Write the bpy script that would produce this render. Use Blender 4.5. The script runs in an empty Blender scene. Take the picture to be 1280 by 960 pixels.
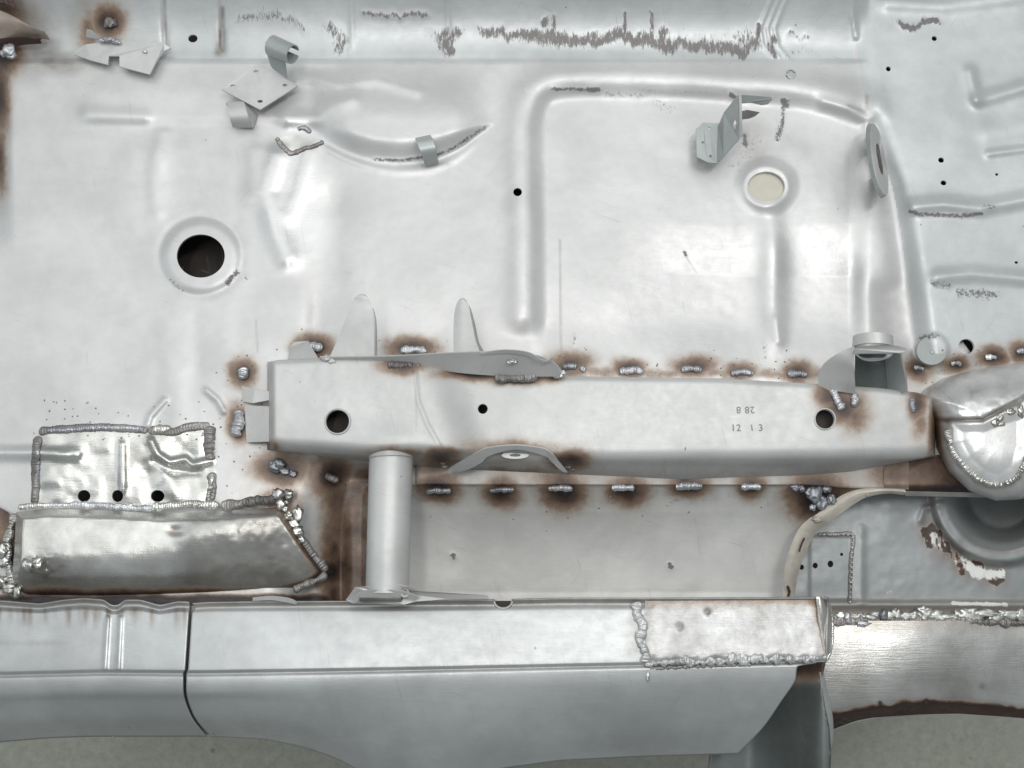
import bpy, bmesh, math, random
import numpy as np
from mathutils import Vector
from mathutils.geometry import tessellate_polygon

# ------------------------------------------------------------------ camera, world, lights
S = bpy.context.scene
COL = S.collection
CY, CZ = -0.27, 1.25
DIST = math.hypot(CY, CZ)
FPX = 1279.0
cam_d = bpy.data.cameras.new('camera'); cam = bpy.data.objects.new('camera', cam_d); COL.objects.link(cam)
cam.location = (0, CY, CZ)
cam.rotation_euler = (math.atan2(-CY, CZ), 0, 0)
cam_d.sensor_width = 36; cam_d.lens = 36 * FPX / 1280.0
cam_d.clip_start = 0.02; cam_d.clip_end = 60
S.camera = cam
W = bpy.data.worlds.new('World'); S.world = W; W.use_nodes = True
W.node_tree.nodes['Background'].inputs[0].default_value = (0.86, 0.96, 1.0, 1)
W.node_tree.nodes['Background'].inputs[1].default_value = 0.27

def area(name, loc, target, sx, sy, power, col=(1, 1, 1)):
    l = bpy.data.lights.new(name, 'AREA'); l.shape = 'RECTANGLE'; l.size = sx; l.size_y = sy
    l.energy = power; l.color = col
    o = bpy.data.objects.new(name, l); COL.objects.link(o); o.location = loc
    o.rotation_euler = (Vector(target) - Vector(loc)).to_track_quat('-Z', 'Y').to_euler()
    return o
area('ceiling_light', (0, 1.1, 2.9), (0, 0.15, 0), 5.0, 2.6, 55, (0.985, 1.0, 0.985))
area('ceiling_tube_near', (-0.35, -0.20, 2.6), (-0.3, 0, 0), 0.16, 0.9, 12, (1.0, 0.98, 0.95))
area('ceiling_tube_far', (0.75, 0.35, 2.6), (0.3, 0, 0), 0.16, 0.9, 13, (1.0, 0.98, 0.95))
area('workshop_door_light', (-2.6, 0.2, 1.6), (0, 0, 0), 1.6, 1.6, 8, (0.92, 0.97, 1.0))

vs = S.view_settings
vs.view_transform = 'Standard'; vs.look = 'None'; vs.gamma = 1.0; vs.use_curve_mapping = False
vs.exposure = 0.0

# ------------------------------------------------------------------ projection and noise helpers
_f = np.array([0, -CY, -CZ]) / DIST
_u = np.array([0, CZ, -CY]) / DIST
def PW(px, py, z):
    """point at height z above the pan whose place in the photograph is (px, py)"""
    px = np.asarray(px, float); py = np.asarray(py, float); z = np.asarray(z, float)
    a = px - 640.0; b = 480.0 - py
    dx = a; dy = FPX * _f[1] + b * _u[1]; dz = FPX * _f[2] + b * _u[2]
    t = (z - CZ) / dz
    return np.stack(np.broadcast_arrays(t * dx, CY + t * dy, z), -1)
def V(px, py, z): return Vector(PW(px, py, z).tolist())

def sm(a, b, x):
    t = np.clip((x - a) / (b - a), 0, 1); return t * t * (3 - 2 * t)
def vnoise(X, Y, scale, seed):
    T = np.random.RandomState(seed).rand(256, 256)
    x = X / scale + 1000.3; y = Y / scale + 1000.7
    xi = np.floor(x).astype(int); yi = np.floor(y).astype(int)
    fx = x - xi; fy = y - yi; fx = fx * fx * (3 - 2 * fx); fy = fy * fy * (3 - 2 * fy)
    g = lambda i, j: T[(xi + i) % 256, (yi + j) % 256]
    return (g(0, 0) * (1 - fx) + g(1, 0) * fx) * (1 - fy) + (g(0, 1) * (1 - fx) + g(1, 1) * fx) * fy
def fbm(X, Y, scale, seed, octv=4):
    s = 0; a = 0.5
    for k in range(octv):
        s = s + a * (vnoise(X, Y, scale / 2 ** k, seed + k) - 0.5); a *= 0.55
    return s
def dpoly(X, Y, pts, closed=False):
    """distance to a polyline, and nearest point"""
    P = list(pts) + ([pts[0]] if closed else [])
    best = np.full(X.shape, 1e9); nx = np.zeros(X.shape); ny = np.zeros(X.shape)
    for (ax, ay), (bx, by) in zip(P[:-1], P[1:]):
        vx, vy = bx - ax, by - ay; L = vx * vx + vy * vy + 1e-9
        t = np.clip(((X - ax) * vx + (Y - ay) * vy) / L, 0, 1)
        qx = ax + t * vx; qy = ay + t * vy; d = np.hypot(X - qx, Y - qy)
        m = d < best; best = np.where(m, d, best); nx = np.where(m, qx, nx); ny = np.where(m, qy, ny)
    return best, nx, ny
def ridge(X, Y, pts, w): return np.exp(-(dpoly(X, Y, pts)[0] / w) ** 2)
def inside(X, Y, poly):
    r = np.zeros(X.shape, bool); n = len(poly)
    for i in range(n):
        x1, y1 = poly[i]; x2, y2 = poly[(i + 1) % n]
        if y1 == y2: continue
        c = ((y1 > Y) != (y2 > Y)) & (X < (x2 - x1) * (Y - y1) / (y2 - y1) + x1); r ^= c
    return r
def tab(pairs, k=0):
    xs = [p[0] for p in pairs]; ys = [p[1] for p in pairs]
    if not k: return lambda x: np.interp(x, xs, ys)
    def f(x):
        return sum(np.interp(x + o, xs, ys) for o in np.linspace(-k, k, 7)) / 7
    return f
def crv(pts, n=6):
    """Catmull-Rom through (px,py,z) points"""
    P = [np.array(p, float) for p in pts]; o = []
    for i in range(len(P) - 1):
        p0 = P[i - 1] if i else P[i]; p1, p2 = P[i], P[i + 1]; p3 = P[i + 2] if i + 2 < len(P) else P[i + 1]
        for k in range(n):
            t = k / n; o.append(0.5 * ((2 * p1) + (-p0 + p2) * t + (2*p0 - 5*p1 + 4*p2 - p3) * t*t + (-p0 + 3*p1 - 3*p2 + p3) * t**3))
    o.append(P[-1]); return [tuple(p) for p in o]
def ell(X, Y, cx, cy, rx, ry): return np.sqrt(((X - cx) / rx) ** 2 + ((Y - cy) / ry) ** 2)

# ------------------------------------------------------------------ materials
def nodes_of(m):
    m.use_nodes = True; nt = m.node_tree; return nt, nt.nodes, nt.links, nt.nodes['Principled BSDF']
def metal(name, base, metallic=0.35, rough=0.42, noise_amt=0.06, brush=0.0, bump=0.12, tint=None, bare=(0.20, 0.19, 0.195), burnk=1.0, bscale=260, bstretch=None):
    m = bpy.data.materials.new(name); nt, N, L, B = nodes_of(m)
    tc = N.new('ShaderNodeTexCoord')
    at = N.new('ShaderNodeAttribute'); at.attribute_name = 'mask'
    sep = N.new('ShaderNodeSeparateColor'); L.new(at.outputs['Color'], sep.inputs[0])
    def noise(scale, det=4, rgh=0.6, vec=None):
        n = N.new('ShaderNodeTexNoise'); n.inputs['Scale'].default_value = scale
        n.inputs['Detail'].default_value = det; n.inputs['Roughness'].default_value = rgh
        L.new(vec or tc.outputs['Object'], n.inputs['Vector']); return n.outputs['Fac']
    def math_(op, a, b=None, c=None, clamp=False):
        n = N.new('ShaderNodeMath'); n.operation = op; n.use_clamp = clamp
        for i, v in enumerate((a, b, c)):
            if v is None: continue
            if isinstance(v, (int, float)): n.inputs[i].default_value = v
            else: L.new(v, n.inputs[i])
        return n.outputs[0]
    def mix(f, a, b, blend='MIX'):
        n = N.new('ShaderNodeMix'); n.data_type = 'RGBA'; n.blend_type = blend
        if isinstance(f, (int, float)): n.inputs[0].default_value = f
        else: L.new(f, n.inputs[0])
        for i, v in ((6, a), (7, b)):
            if isinstance(v, tuple): n.inputs[i].default_value = (*v, 1)
            else: L.new(v, n.inputs[i])
        return n.outputs[2]
    def ramp(f, stops):
        n = N.new('ShaderNodeValToRGB'); L.new(f, n.inputs[0]); e = n.color_ramp.elements
        while len(e) < len(stops): e.new(0.5)
        for el, (p, c) in zip(e, stops): el.position = p; el.color = (*c, 1)
        return n.outputs[0]
    def rng(f, a, b, c=0.0, d=1.0):
        n = N.new('ShaderNodeMapRange'); n.interpolation_type = 'SMOOTHSTEP'; L.new(f, n.inputs[0])
        for i, v in zip((1, 2, 3, 4), (a, b, c, d)): n.inputs[i].default_value = v
        return n.outputs[0]
    n1 = noise(9, 4, 0.6); n2 = noise(70, 5, 0.65); n3 = noise(bscale * 2.2, 3, 0.7)
    # brushed direction noise
    mp = N.new('ShaderNodeMapping'); L.new(tc.outputs['Object'], mp.inputs[0]); mp.inputs['Scale'].default_value = (40, 900, 40)
    nb = noise(1.0, 4, 0.6, mp.outputs[0])
    lo = tuple(c * (1 - noise_amt * 2.2) for c in base); hi = tuple(min(1, c * (1 + noise_amt * 1.6)) for c in base)
    if tint: lo = tuple(a * b for a, b in zip(lo, tint))
    col = mix(rng(n1, 0.3, 0.7), lo, hi)
    col = mix(math_('MULTIPLY', rng(n2, 0.35, 0.75), noise_amt * 2.0), col, tuple(c * 0.7 for c in base))
    if bstretch:
        mps = N.new('ShaderNodeMapping'); L.new(tc.outputs['Object'], mps.inputs[0]); mps.inputs['Scale'].default_value = bstretch
    # faint scratches
    for rz_, sc_ in ((0.35, (14, 520, 14)), (-0.9, (18, 700, 18)), (1.35, (10, 420, 10))):
        ms = N.new('ShaderNodeMapping'); L.new(tc.outputs['Object'], ms.inputs[0]); ms.inputs['Rotation'].default_value = (0, 0, rz_)
        ms2 = N.new('ShaderNodeMapping'); L.new(ms.outputs[0], ms2.inputs[0]); ms2.inputs['Scale'].default_value = sc_
        col = mix(math_('MULTIPLY', math_('MULTIPLY', rng(noise(1.0, 2, 0.5, ms2.outputs[0]), 0.66, 0.72), rng(noise(6 + sc_[0], 2), 0.5, 0.6)), 0.28), col, (0.30, 0.29, 0.28))
    # scattered specks
    vo = N.new('ShaderNodeTexVoronoi'); vo.inputs['Scale'].default_value = 55; L.new(tc.outputs['Object'], vo.inputs['Vector'])
    sp = math_('MULTIPLY', rng(vo.outputs['Distance'], 0.10, 0.05), rng(noise(11, 2), 0.60, 0.66))
    col = mix(math_('MULTIPLY', sp, 0.65), col, (0.16, 0.15, 0.15))
    # dirt (A)
    dn = math_('MULTIPLY', at.outputs['Alpha'], math_('ADD', 0.55, math_('MULTIPLY', n2, 0.8)), clamp=True)
    col = mix(dn, col, (0.215, 0.19, 0.17))
    # bare / ground-through marks (G)
    bf = rng(math_('ADD', sep.outputs[1], math_('MULTIPLY', math_('SUBTRACT', noise(bscale, 6, 0.8) if not bstretch else noise(1.0, 6, 0.8, mps.outputs[0]), 0.5), 2.4)), 0.52, 0.80)
    bf = math_('MULTIPLY', bf, rng(sep.outputs[1], 0.02, 0.12))
    col = mix(bf, col, bare)
    # heat tint and painted gap shade (R)
    nh = noise(120, 4, 0.6)
    bu = math_('ADD', math_('MULTIPLY', sep.outputs[0], burnk), math_('MULTIPLY', math_('SUBTRACT', nh, 0.5), math_('MULTIPLY', rng(sep.outputs[0], 0.0, 0.3), 0.22)), clamp=True)
    hc = ramp(bu, [(0.0, (0.50, 0.46, 0.42)), (0.18, (0.42, 0.33, 0.26)), (0.40, (0.26, 0.155, 0.095)), (0.62, (0.11, 0.058, 0.038)), (0.85, (0.025, 0.015, 0.014)), (1.0, (0.03, 0.025, 0.03))])
    bu2 = math_('ADD', bu, math_('MULTIPLY', math_('SUBTRACT', n3, 0.5), math_('MULTIPLY', rng(bu, 0.05, 0.35), 0.2)), clamp=True)
    hc2 = ramp(bu2, [(0.0, (0.50, 0.46, 0.42)), (0.18, (0.42, 0.35, 0.295)), (0.40, (0.235, 0.16, 0.115)), (0.62, (0.085, 0.052, 0.040)), (0.85, (0.025, 0.015, 0.014)), (1.0, (0.05, 0.045, 0.055))])
    col = mix(rng(bu, 0.01, 0.40), col, hc2)
    col = mix(0.5, col, mix(rng(nb, 0.3, 0.7), (0.93, 0.93, 0.93), (1.0, 1.0, 1.0)), 'MULTIPLY')
    L.new(col, B.inputs['Base Color'])
    met = math_('MULTIPLY_ADD', sep.outputs[2], max(0.0, 0.85 - metallic), metallic, clamp=True)
    met = math_('MULTIPLY', met, math_('SUBTRACT', 1.0, math_('MULTIPLY', rng(bu, 0.1, 0.5), 0.8)))
    L.new(met, B.inputs['Metallic'])
    ro = math_('MULTIPLY_ADD', sep.outputs[2], -(rough - 0.24), rough)
    ro = math_('ADD', ro, math_('MULTIPLY', math_('SUBTRACT', n2, 0.5), 0.22))
    ro = math_('ADD', ro, math_('MULTIPLY', bf, 0.2))
    ro = math_('ADD', ro, math_('MULTIPLY', math_('SUBTRACT', nb, 0.5), 0.16))
    L.new(ro, B.inputs['Roughness'])
    bh = math_('ADD', math_('MULTIPLY', n2, 0.5), math_('MULTIPLY', n3, 0.18))
    bh = math_('ADD', bh, math_('MULTIPLY', nb, brush))
    bh = math_('ADD', bh, math_('MULTIPLY', bf, 0.5))
    bh = math_('ADD', bh, math_('MULTIPLY', math_('MULTIPLY', n3, rng(bu, 0.1, 0.5)), 0.8))
    bp = N.new('ShaderNodeBump'); bp.inputs['Strength'].default_value = bump; bp.inputs['Distance'].default_value = 0.003
    L.new(bh, bp.inputs['Height']); L.new(bp.outputs[0], B.inputs['Normal'])
    return m
M = {}
M['zinc'] = metal('primed_steel', (0.625, 0.62, 0.618), 0.30, 0.42, brush=0.15, noise_amt=0.045)
M['toe'] = metal('primed_steel_cool', (0.58, 0.595, 0.60), 0.30, 0.42, brush=0.2)
M['tunnel'] = metal('primed_steel_streaked', (0.58, 0.595, 0.60), 0.30, 0.42, brush=0.2, bare=(0.22, 0.205, 0.20), bstretch=(420, 95, 200))
M['rail'] = metal('primed_steel_warm', (0.56, 0.56, 0.555), 0.22, 0.46, bump=0.10, brush=0.25)
M['bracket'] = metal('bracket_steel', (0.56, 0.56, 0.55), 0.25, 0.46, bump=0.10)
M['bracket_cool'] = metal('bracket_steel_cool', (0.40, 0.43, 0.425), 0.3, 0.42, bump=0.08)
M['side'] = metal('side_steel', (0.68, 0.67, 0.655), 0.25, 0.45)
M['sill'] = metal('sill_steel', (0.49, 0.505, 0.51), 0.46, 0.40, brush=0.25, bump=0.10)
M['bright'] = metal('ground_steel', (0.66, 0.655, 0.63), 0.85, 0.30, noise_amt=0.10, brush=0.6, bump=0.16, tint=(0.9, 0.88, 0.85))
M['ground'] = metal('ground_patch_steel', (0.52, 0.52, 0.52), 0.5, 0.42, noise_amt=0.16, brush=0.3, bump=0.25)
M['brushed'] = metal('brushed_arch_steel', (0.60, 0.60, 0.585), 0.6, 0.34, noise_amt=0.12, brush=0.7, bump=0.16)
M['brown'] = metal('brown_scorched_steel', (0.40, 0.33, 0.285), 0.2, 0.5, noise_amt=0.25, bump=0.2)
M['polished'] = metal('polished_steel', (0.64, 0.635, 0.61), 0.55, 0.36, noise_amt=0.16, brush=0.2, bump=0.2)
M['cream'] = metal('cream_flange', (0.54, 0.50, 0.435), 0.15, 0.5, noise_amt=0.2, bump=0.2)
M['dull'] = metal('dull_steel', (0.30, 0.29, 0.275), 0.6, 0.45, noise_amt=0.22, bump=0.2)
M['well'] = metal('wheel_well_steel', (0.31, 0.325, 0.33), 0.35, 0.45, brush=0.3, bare=(0.78, 0.78, 0.76), bscale=80)
M['weld'] = metal('weld_metal', (0.58, 0.59, 0.61), 0.72, 0.40, noise_amt=0.25, bump=0.5, tint=(0.7, 0.72, 0.8))
M['dome'] = metal('ground_steel_matt', (0.86, 0.85, 0.84), 0.40, 0.36, noise_amt=0.12, bump=0.2)
M['beige'] = metal('beige_floor_disc', (0.62, 0.59, 0.50), 0.0, 0.7, bump=0.05)
M['weld_dark'] = metal('weld_metal_dark', (0.32, 0.30, 0.29), 0.6, 0.45, noise_amt=0.3, bump=0.5)
M['rust'] = metal('brown_rust', (0.060, 0.032, 0.026), 0.0, 0.7, noise_amt=0.3, bump=0.4)
M['cavity_shade'] = metal('painted_cavity_shade', (0.045, 0.034, 0.030), 0.0, 0.7, noise_amt=0.2, bump=0.2)  # dark colour standing in for shade inside holes and the notch
M['tan'] = metal('heat_tanned_steel', (0.44, 0.39, 0.345), 0.2, 0.5, noise_amt=0.15, bump=0.2)
M['arch'] = metal('arch_liner_steel', (0.13, 0.15, 0.15), 0.5, 0.45, noise_amt=0.15)
M['stamp'] = metal('stamp_dark', (0.24, 0.24, 0.245), 0.1, 0.6)
def concrete():
    m = bpy.data.materials.new('concrete'); nt, N, L, B = nodes_of(m)
    tc = N.new('ShaderNodeTexCoord'); n = N.new('ShaderNodeTexNoise'); n.inputs['Scale'].default_value = 60; n.inputs['Detail'].default_value = 8
    n.inputs['Roughness'].default_value = 0.75
    L.new(tc.outputs['Object'], n.inputs[0]); r = N.new('ShaderNodeValToRGB'); L.new(n.outputs[0], r.inputs[0])
    r.color_ramp.elements[0].position = 0.3; r.color_ramp.elements[0].color = (0.30, 0.30, 0.25, 1)
    r.color_ramp.elements[1].position = 0.7; r.color_ramp.elements[1].color = (0.44, 0.44, 0.375, 1)
    n2 = N.new('ShaderNodeTexVoronoi'); n2.inputs['Scale'].default_value = 14; L.new(tc.outputs['Object'], n2.inputs[0])
    r2 = N.new('ShaderNodeValToRGB'); L.new(n2.outputs[0], r2.inputs[0]); r2.color_ramp.elements[0].position = 0.03; r2.color_ramp.elements[0].color = (0.45, 0.42, 0.4, 1)
    r2.color_ramp.elements[1].position = 0.09; r2.color_ramp.elements[1].color = (1, 1, 1, 1)
    mx = N.new('ShaderNodeMix'); mx.data_type = 'RGBA'; mx.blend_type = 'MULTIPLY'; mx.inputs[0].default_value = 1
    L.new(r.outputs[0], mx.inputs[6]); L.new(r2.outputs[0], mx.inputs[7]); L.new(mx.outputs[2], B.inputs['Base Color'])
    B.inputs['Roughness'].default_value = 0.7
    b = N.new('ShaderNodeBump'); b.inputs['Strength'].default_value = 0.3; L.new(n.outputs[0], b.inputs['Height']); L.new(b.outputs[0], B.inputs['Normal'])
    return m
M['floor'] = concrete()

# ------------------------------------------------------------------ object helpers
def link(name, me, mat, parent, label=None, smooth=True):
    me.materials.append(mat)
    if 'mask' not in me.attributes:
        a = me.attributes.new('mask', 'FLOAT_COLOR', 'POINT'); a.data.foreach_set('color', np.zeros(len(me.vertices) * 4, np.float32))
    if smooth: me.polygons.foreach_set('use_smooth', np.ones(len(me.polygons), bool))
    o = bpy.data.objects.new(name, me); COL.objects.link(o)
    if parent is not None: o.parent = parent
    if label: o['label'] = label
    return o
def np_mesh(name, verts, quads, mask=None):
    me = bpy.data.meshes.new(name); n = len(verts); k = len(quads); s = quads.shape[1]
    me.vertices.add(n); me.vertices.foreach_set('co', verts.astype(np.float32).ravel())
    me.loops.add(k * s); me.loops.foreach_set('vertex_index', quads.astype(np.int32).ravel())
    me.polygons.add(k); me.polygons.foreach_set('loop_start', np.arange(0, k * s, s, dtype=np.int32))
    me.update(calc_edges=True)
    if mask is not None:
        a = me.attributes.new('mask', 'FLOAT_COLOR', 'POINT'); a.data.foreach_set('color', mask.astype(np.float32).ravel())
    return me
def compact(PX, PY, Z, quads, mask):
    used = np.unique(quads); mp = np.full(PX.size, -1); mp[used] = np.arange(len(used))
    return PW(PX.ravel()[used], PY.ravel()[used], Z.ravel()[used]), mp[quads], (mask.reshape(-1, 4)[used] if mask is not None else None)
def grid_quads(nr, nc):
    i = np.arange(nr * nc).reshape(nr, nc)
    return np.stack([i[:-1, :-1], i[1:, :-1], i[1:, 1:], i[:-1, 1:]], -1).reshape(-1, 4)
def snap(PX, PY, quads, keep, target, limit):
    """move vertices shared by kept and dropped faces onto the outline"""
    kept = np.zeros(PX.size, bool); kept[quads[keep].ravel()] = True
    drop = np.zeros(PX.size, bool); drop[quads[~keep].ravel()] = True
    b = np.where(kept & drop)[0]
    fx, fy = target(PX.ravel()[b], PY.ravel()[b])
    ok = np.hypot(fx - PX.ravel()[b], fy - PY.ravel()[b]) < limit
    PX.ravel()[b[ok]] = fx[ok]; PY.ravel()[b[ok]] = fy[ok]
def cut_holes(PX, PY, quads, keep, holes, step):
    for (cx, cy, rx, ry) in holes:
        qx = PX.ravel()[quads].mean(1); qy = PY.ravel()[quads].mean(1)
        k2 = ell(qx, qy, cx, cy, rx, ry) > 1
        near = ell(qx, qy, cx, cy, rx, ry) < 1 + 6 * step / min(rx, ry)
        sub = np.where(near)[0]
        def tg(x, y):
            r = ell(x, y, cx, cy, rx, ry) + 1e-6; return cx + (x - cx) / r, cy + (y - cy) / r
        snap(PX, PY, quads[sub], k2[sub], tg, 2.5 * step)
        keep &= k2
    return keep
def gridsheet(name, poly, zf, mf, mat, parent, step=2.0, holes=(), label=None, solid=0.0):
    xs = [p[0] for p in poly]; ys = [p[1] for p in poly]
    gx = np.arange(min(xs) - step, max(xs) + 2 * step, step); gy = np.arange(min(ys) - step, max(ys) + 2 * step, step)
    PX, PY = np.meshgrid(gx, gy); PX = PX.copy(); PY = PY.copy(); Q = grid_quads(*PX.shape)
    qx = PX.ravel()[Q].mean(1); qy = PY.ravel()[Q].mean(1)
    keep = inside(qx, qy, poly)
    def tg(x, y):
        _, a, b = dpoly(x, y, poly, True); return a, b
    snap(PX, PY, Q, keep, tg, 2 * step)
    keep = cut_holes(PX, PY, Q, keep, holes, step)
    d = dpoly(PX, PY, poly, True)[0]
    Z = zf(PX, PY, d); mk = mf(PX, PY, d) if mf else None
    v, q, mm = compact(PX, PY, Z, Q[keep], mk)
    o = link(name, np_mesh(name, v, q, mm), mat, parent, label)
    if solid: s = o.modifiers.new('thick', 'SOLIDIFY'); s.thickness = solid; s.offset = -1
    return o
def strip(name, rows, mat, parent, step=2.0, vsub=3.0, add=None, mf=None, holes=(), label=None, solid=0.0):
    """rows: (x0, x1, y(x), z(x)); rows joined by Catmull-Rom across"""
    n = int(max(r[1] - r[0] for r in rows) / step) + 1
    u = np.linspace(0, 1, n); R = []
    for x0, x1, yf, zf in rows:
        x = x0 + u * (x1 - x0)
        y = yf(x) if callable(yf) else np.full(n, float(yf)); z = zf(x) if callable(zf) else np.full(n, float(zf))
        R.append(np.stack([x, y, z], -1))
    out = []
    for i in range(len(R) - 1):
        p1, p2 = R[i], R[i + 1]; p0 = R[i - 1] if i else 2 * p1 - p2; p3 = R[i + 2] if i + 2 < len(R) else 2 * p2 - p1
        m = max(2, int(np.abs(p2[:, 1] - p1[:, 1]).max() / vsub) + 1)
        h = lambda a, b: 1.0
        d1 = np.linalg.norm((p1 - p0) * [1, 1, 1000], axis=1, keepdims=True) + 1e-6
        d2 = np.linalg.norm((p2 - p1) * [1, 1, 1000], axis=1, keepdims=True) + 1e-6
        d3 = np.linalg.norm((p3 - p2) * [1, 1, 1000], axis=1, keepdims=True) + 1e-6
        t1 = ((p1 - p0) / d1 + (p2 - p1) / d2) * 0.5 * np.minimum(d2, 1.5 * d1)
        t2 = ((p2 - p1) / d2 + (p3 - p2) / d3) * 0.5 * np.minimum(d2, 1.5 * d3)
        for t in np.linspace(0, 1, m, endpoint=(i == len(R) - 2)):
            out.append((2*t**3-3*t*t+1)*p1 + (t**3-2*t*t+t)*t1 + (-2*t**3+3*t*t)*p2 + (t**3-t*t)*t2)
    A = np.array(out); PX, PY, Z = A[..., 0].copy(), A[..., 1].copy(), A[..., 2].copy()
    Q = grid_quads(*PX.shape); keep = np.ones(len(Q), bool)
    keep = cut_holes(PX, PY, Q, keep, holes, step)
    if add: Z = Z + add(PX, PY)
    mk = mf(PX, PY, None) if mf else None
    v, q, mm = compact(PX, PY, Z, Q[keep], mk)
    o = link(name, np_mesh(name, v, q, mm), mat, parent, label)
    if solid: s = o.modifiers.new('thick', 'SOLIDIFY'); s.thickness = solid; s.offset = -1
    return o
def bmobj(name, bm, mat, parent, label=None, smooth=False, bevel=0.0):
    me = bpy.data.meshes.new(name); bmesh.ops.recalc_face_normals(bm, faces=bm.faces); bm.to_mesh(me); bm.free()
    o = link(name, me, mat, parent, label, smooth)
    if bevel:
        b = o.modifiers.new('bevel', 'BEVEL'); b.width = bevel; b.segments = 2; b.limit_method = 'ANGLE'; b.angle_limit = math.radians(35)
    return o
def plate(name, pts, mat, parent, th=0.002, off=None, holes=(), label=None, bevel=0.0005, smooth=False):
    """flat or bent sheet from its outline; holes as (px,py,z,rx,ry)"""
    off = Vector(off) if off else Vector((0, 0, -th))
    loops = [[V(*p) for p in pts]]
    for (cx, cy, z, rx, ry) in holes:
        loops.append([V(cx + rx * math.cos(a), cy + ry * math.sin(a), z) for a in np.linspace(0, 2 * math.pi, 17)[:-1]])
    tris = tessellate_polygon(loops); flat = [v for l in loops for v in l]
    bm = bmesh.new(); a = [bm.verts.new(v) for v in flat]; b = [bm.verts.new(v + off) for v in flat]
    for t in tris:
        try: bm.faces.new([a[i] for i in t]); bm.faces.new([b[i] for i in reversed(t)])
        except ValueError: pass
    k = 0
    for l in loops:
        n = len(l)
        for i in range(n):
            try: bm.faces.new([a[k + i], a[k + (i + 1) % n], b[k + (i + 1) % n], b[k + i]])
            except ValueError: pass
        k += n
    return bmobj(name, bm, mat, parent, label, smooth, bevel)
def ribbon(name, c0, c1, mat, parent, th=0.0015, label=None, rows=2, bulge=0.0):
    """bent sheet between two outlines of equally many points, with thickness"""
    A = [V(*p) for p in c0]; B = [V(*p) for p in c1]; n = len(A); bm = bmesh.new(); g = []
    for r in range(rows + 1):
        t = r / rows
        g.append([bm.verts.new(a.lerp(b, t) + Vector((0, 0, bulge * math.sin(math.pi * t)))) for a, b in zip(A, B)])
    for r in range(rows):
        for i in range(n - 1): bm.faces.new([g[r][i], g[r][i + 1], g[r + 1][i + 1], g[r + 1][i]])
    o = bmobj(name, bm, mat, parent, label, True)
    s = o.modifiers.new('thick', 'SOLIDIFY'); s.thickness = th; s.offset = 0
    e = o.modifiers.new('split', 'EDGE_SPLIT'); e.split_angle = math.radians(40)
    return o
def tube(name, p0, p1, r0, r1, mat, parent, th=0.0015, n=40, label=None, a0=0.0, a1=2 * math.pi, up=(0, 0, 1)):
    p0, p1 = Vector(p0), Vector(p1); ax = (p1 - p0).normalized(); s = ax.cross(Vector(up)).normalized(); t = s.cross(ax)
    bm = bmesh.new(); g = []; full = abs(a1 - a0 - 2 * math.pi) < 1e-4
    for p, r in ((p0, r0), (p0.lerp(p1, 0.5), (r0 + r1) / 2), (p1, r1)):
        g.append([bm.verts.new(p + r * (math.cos(a) * s + math.sin(a) * t)) for a in np.linspace(a0, a1, n, endpoint=not full)])
    for k in range(2):
        for i in range(n if full else n - 1):
            j = (i + 1) % n; bm.faces.new([g[k][i], g[k][j], g[k + 1][j], g[k + 1][i]])
    o = bmobj(name, bm, mat, parent, label, True)
    if th: m = o.modifiers.new('thick', 'SOLIDIFY'); m.thickness = th; m.offset = -1
    e = o.modifiers.new('split', 'EDGE_SPLIT'); e.split_angle = math.radians(40)
    return o
_ico = None
def ico():
    global _ico
    if _ico is None:
        b = bmesh.new(); bmesh.ops.create_icosphere(b, subdivisions=3, radius=1); b.verts.index_update()
        _ico = ([v.co.copy() for v in b.verts], [[v.index for v in f.verts] for f in b.faces]); b.free()
    return _ico
RB = random.Random(7)
from mathutils import noise as MN
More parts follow.
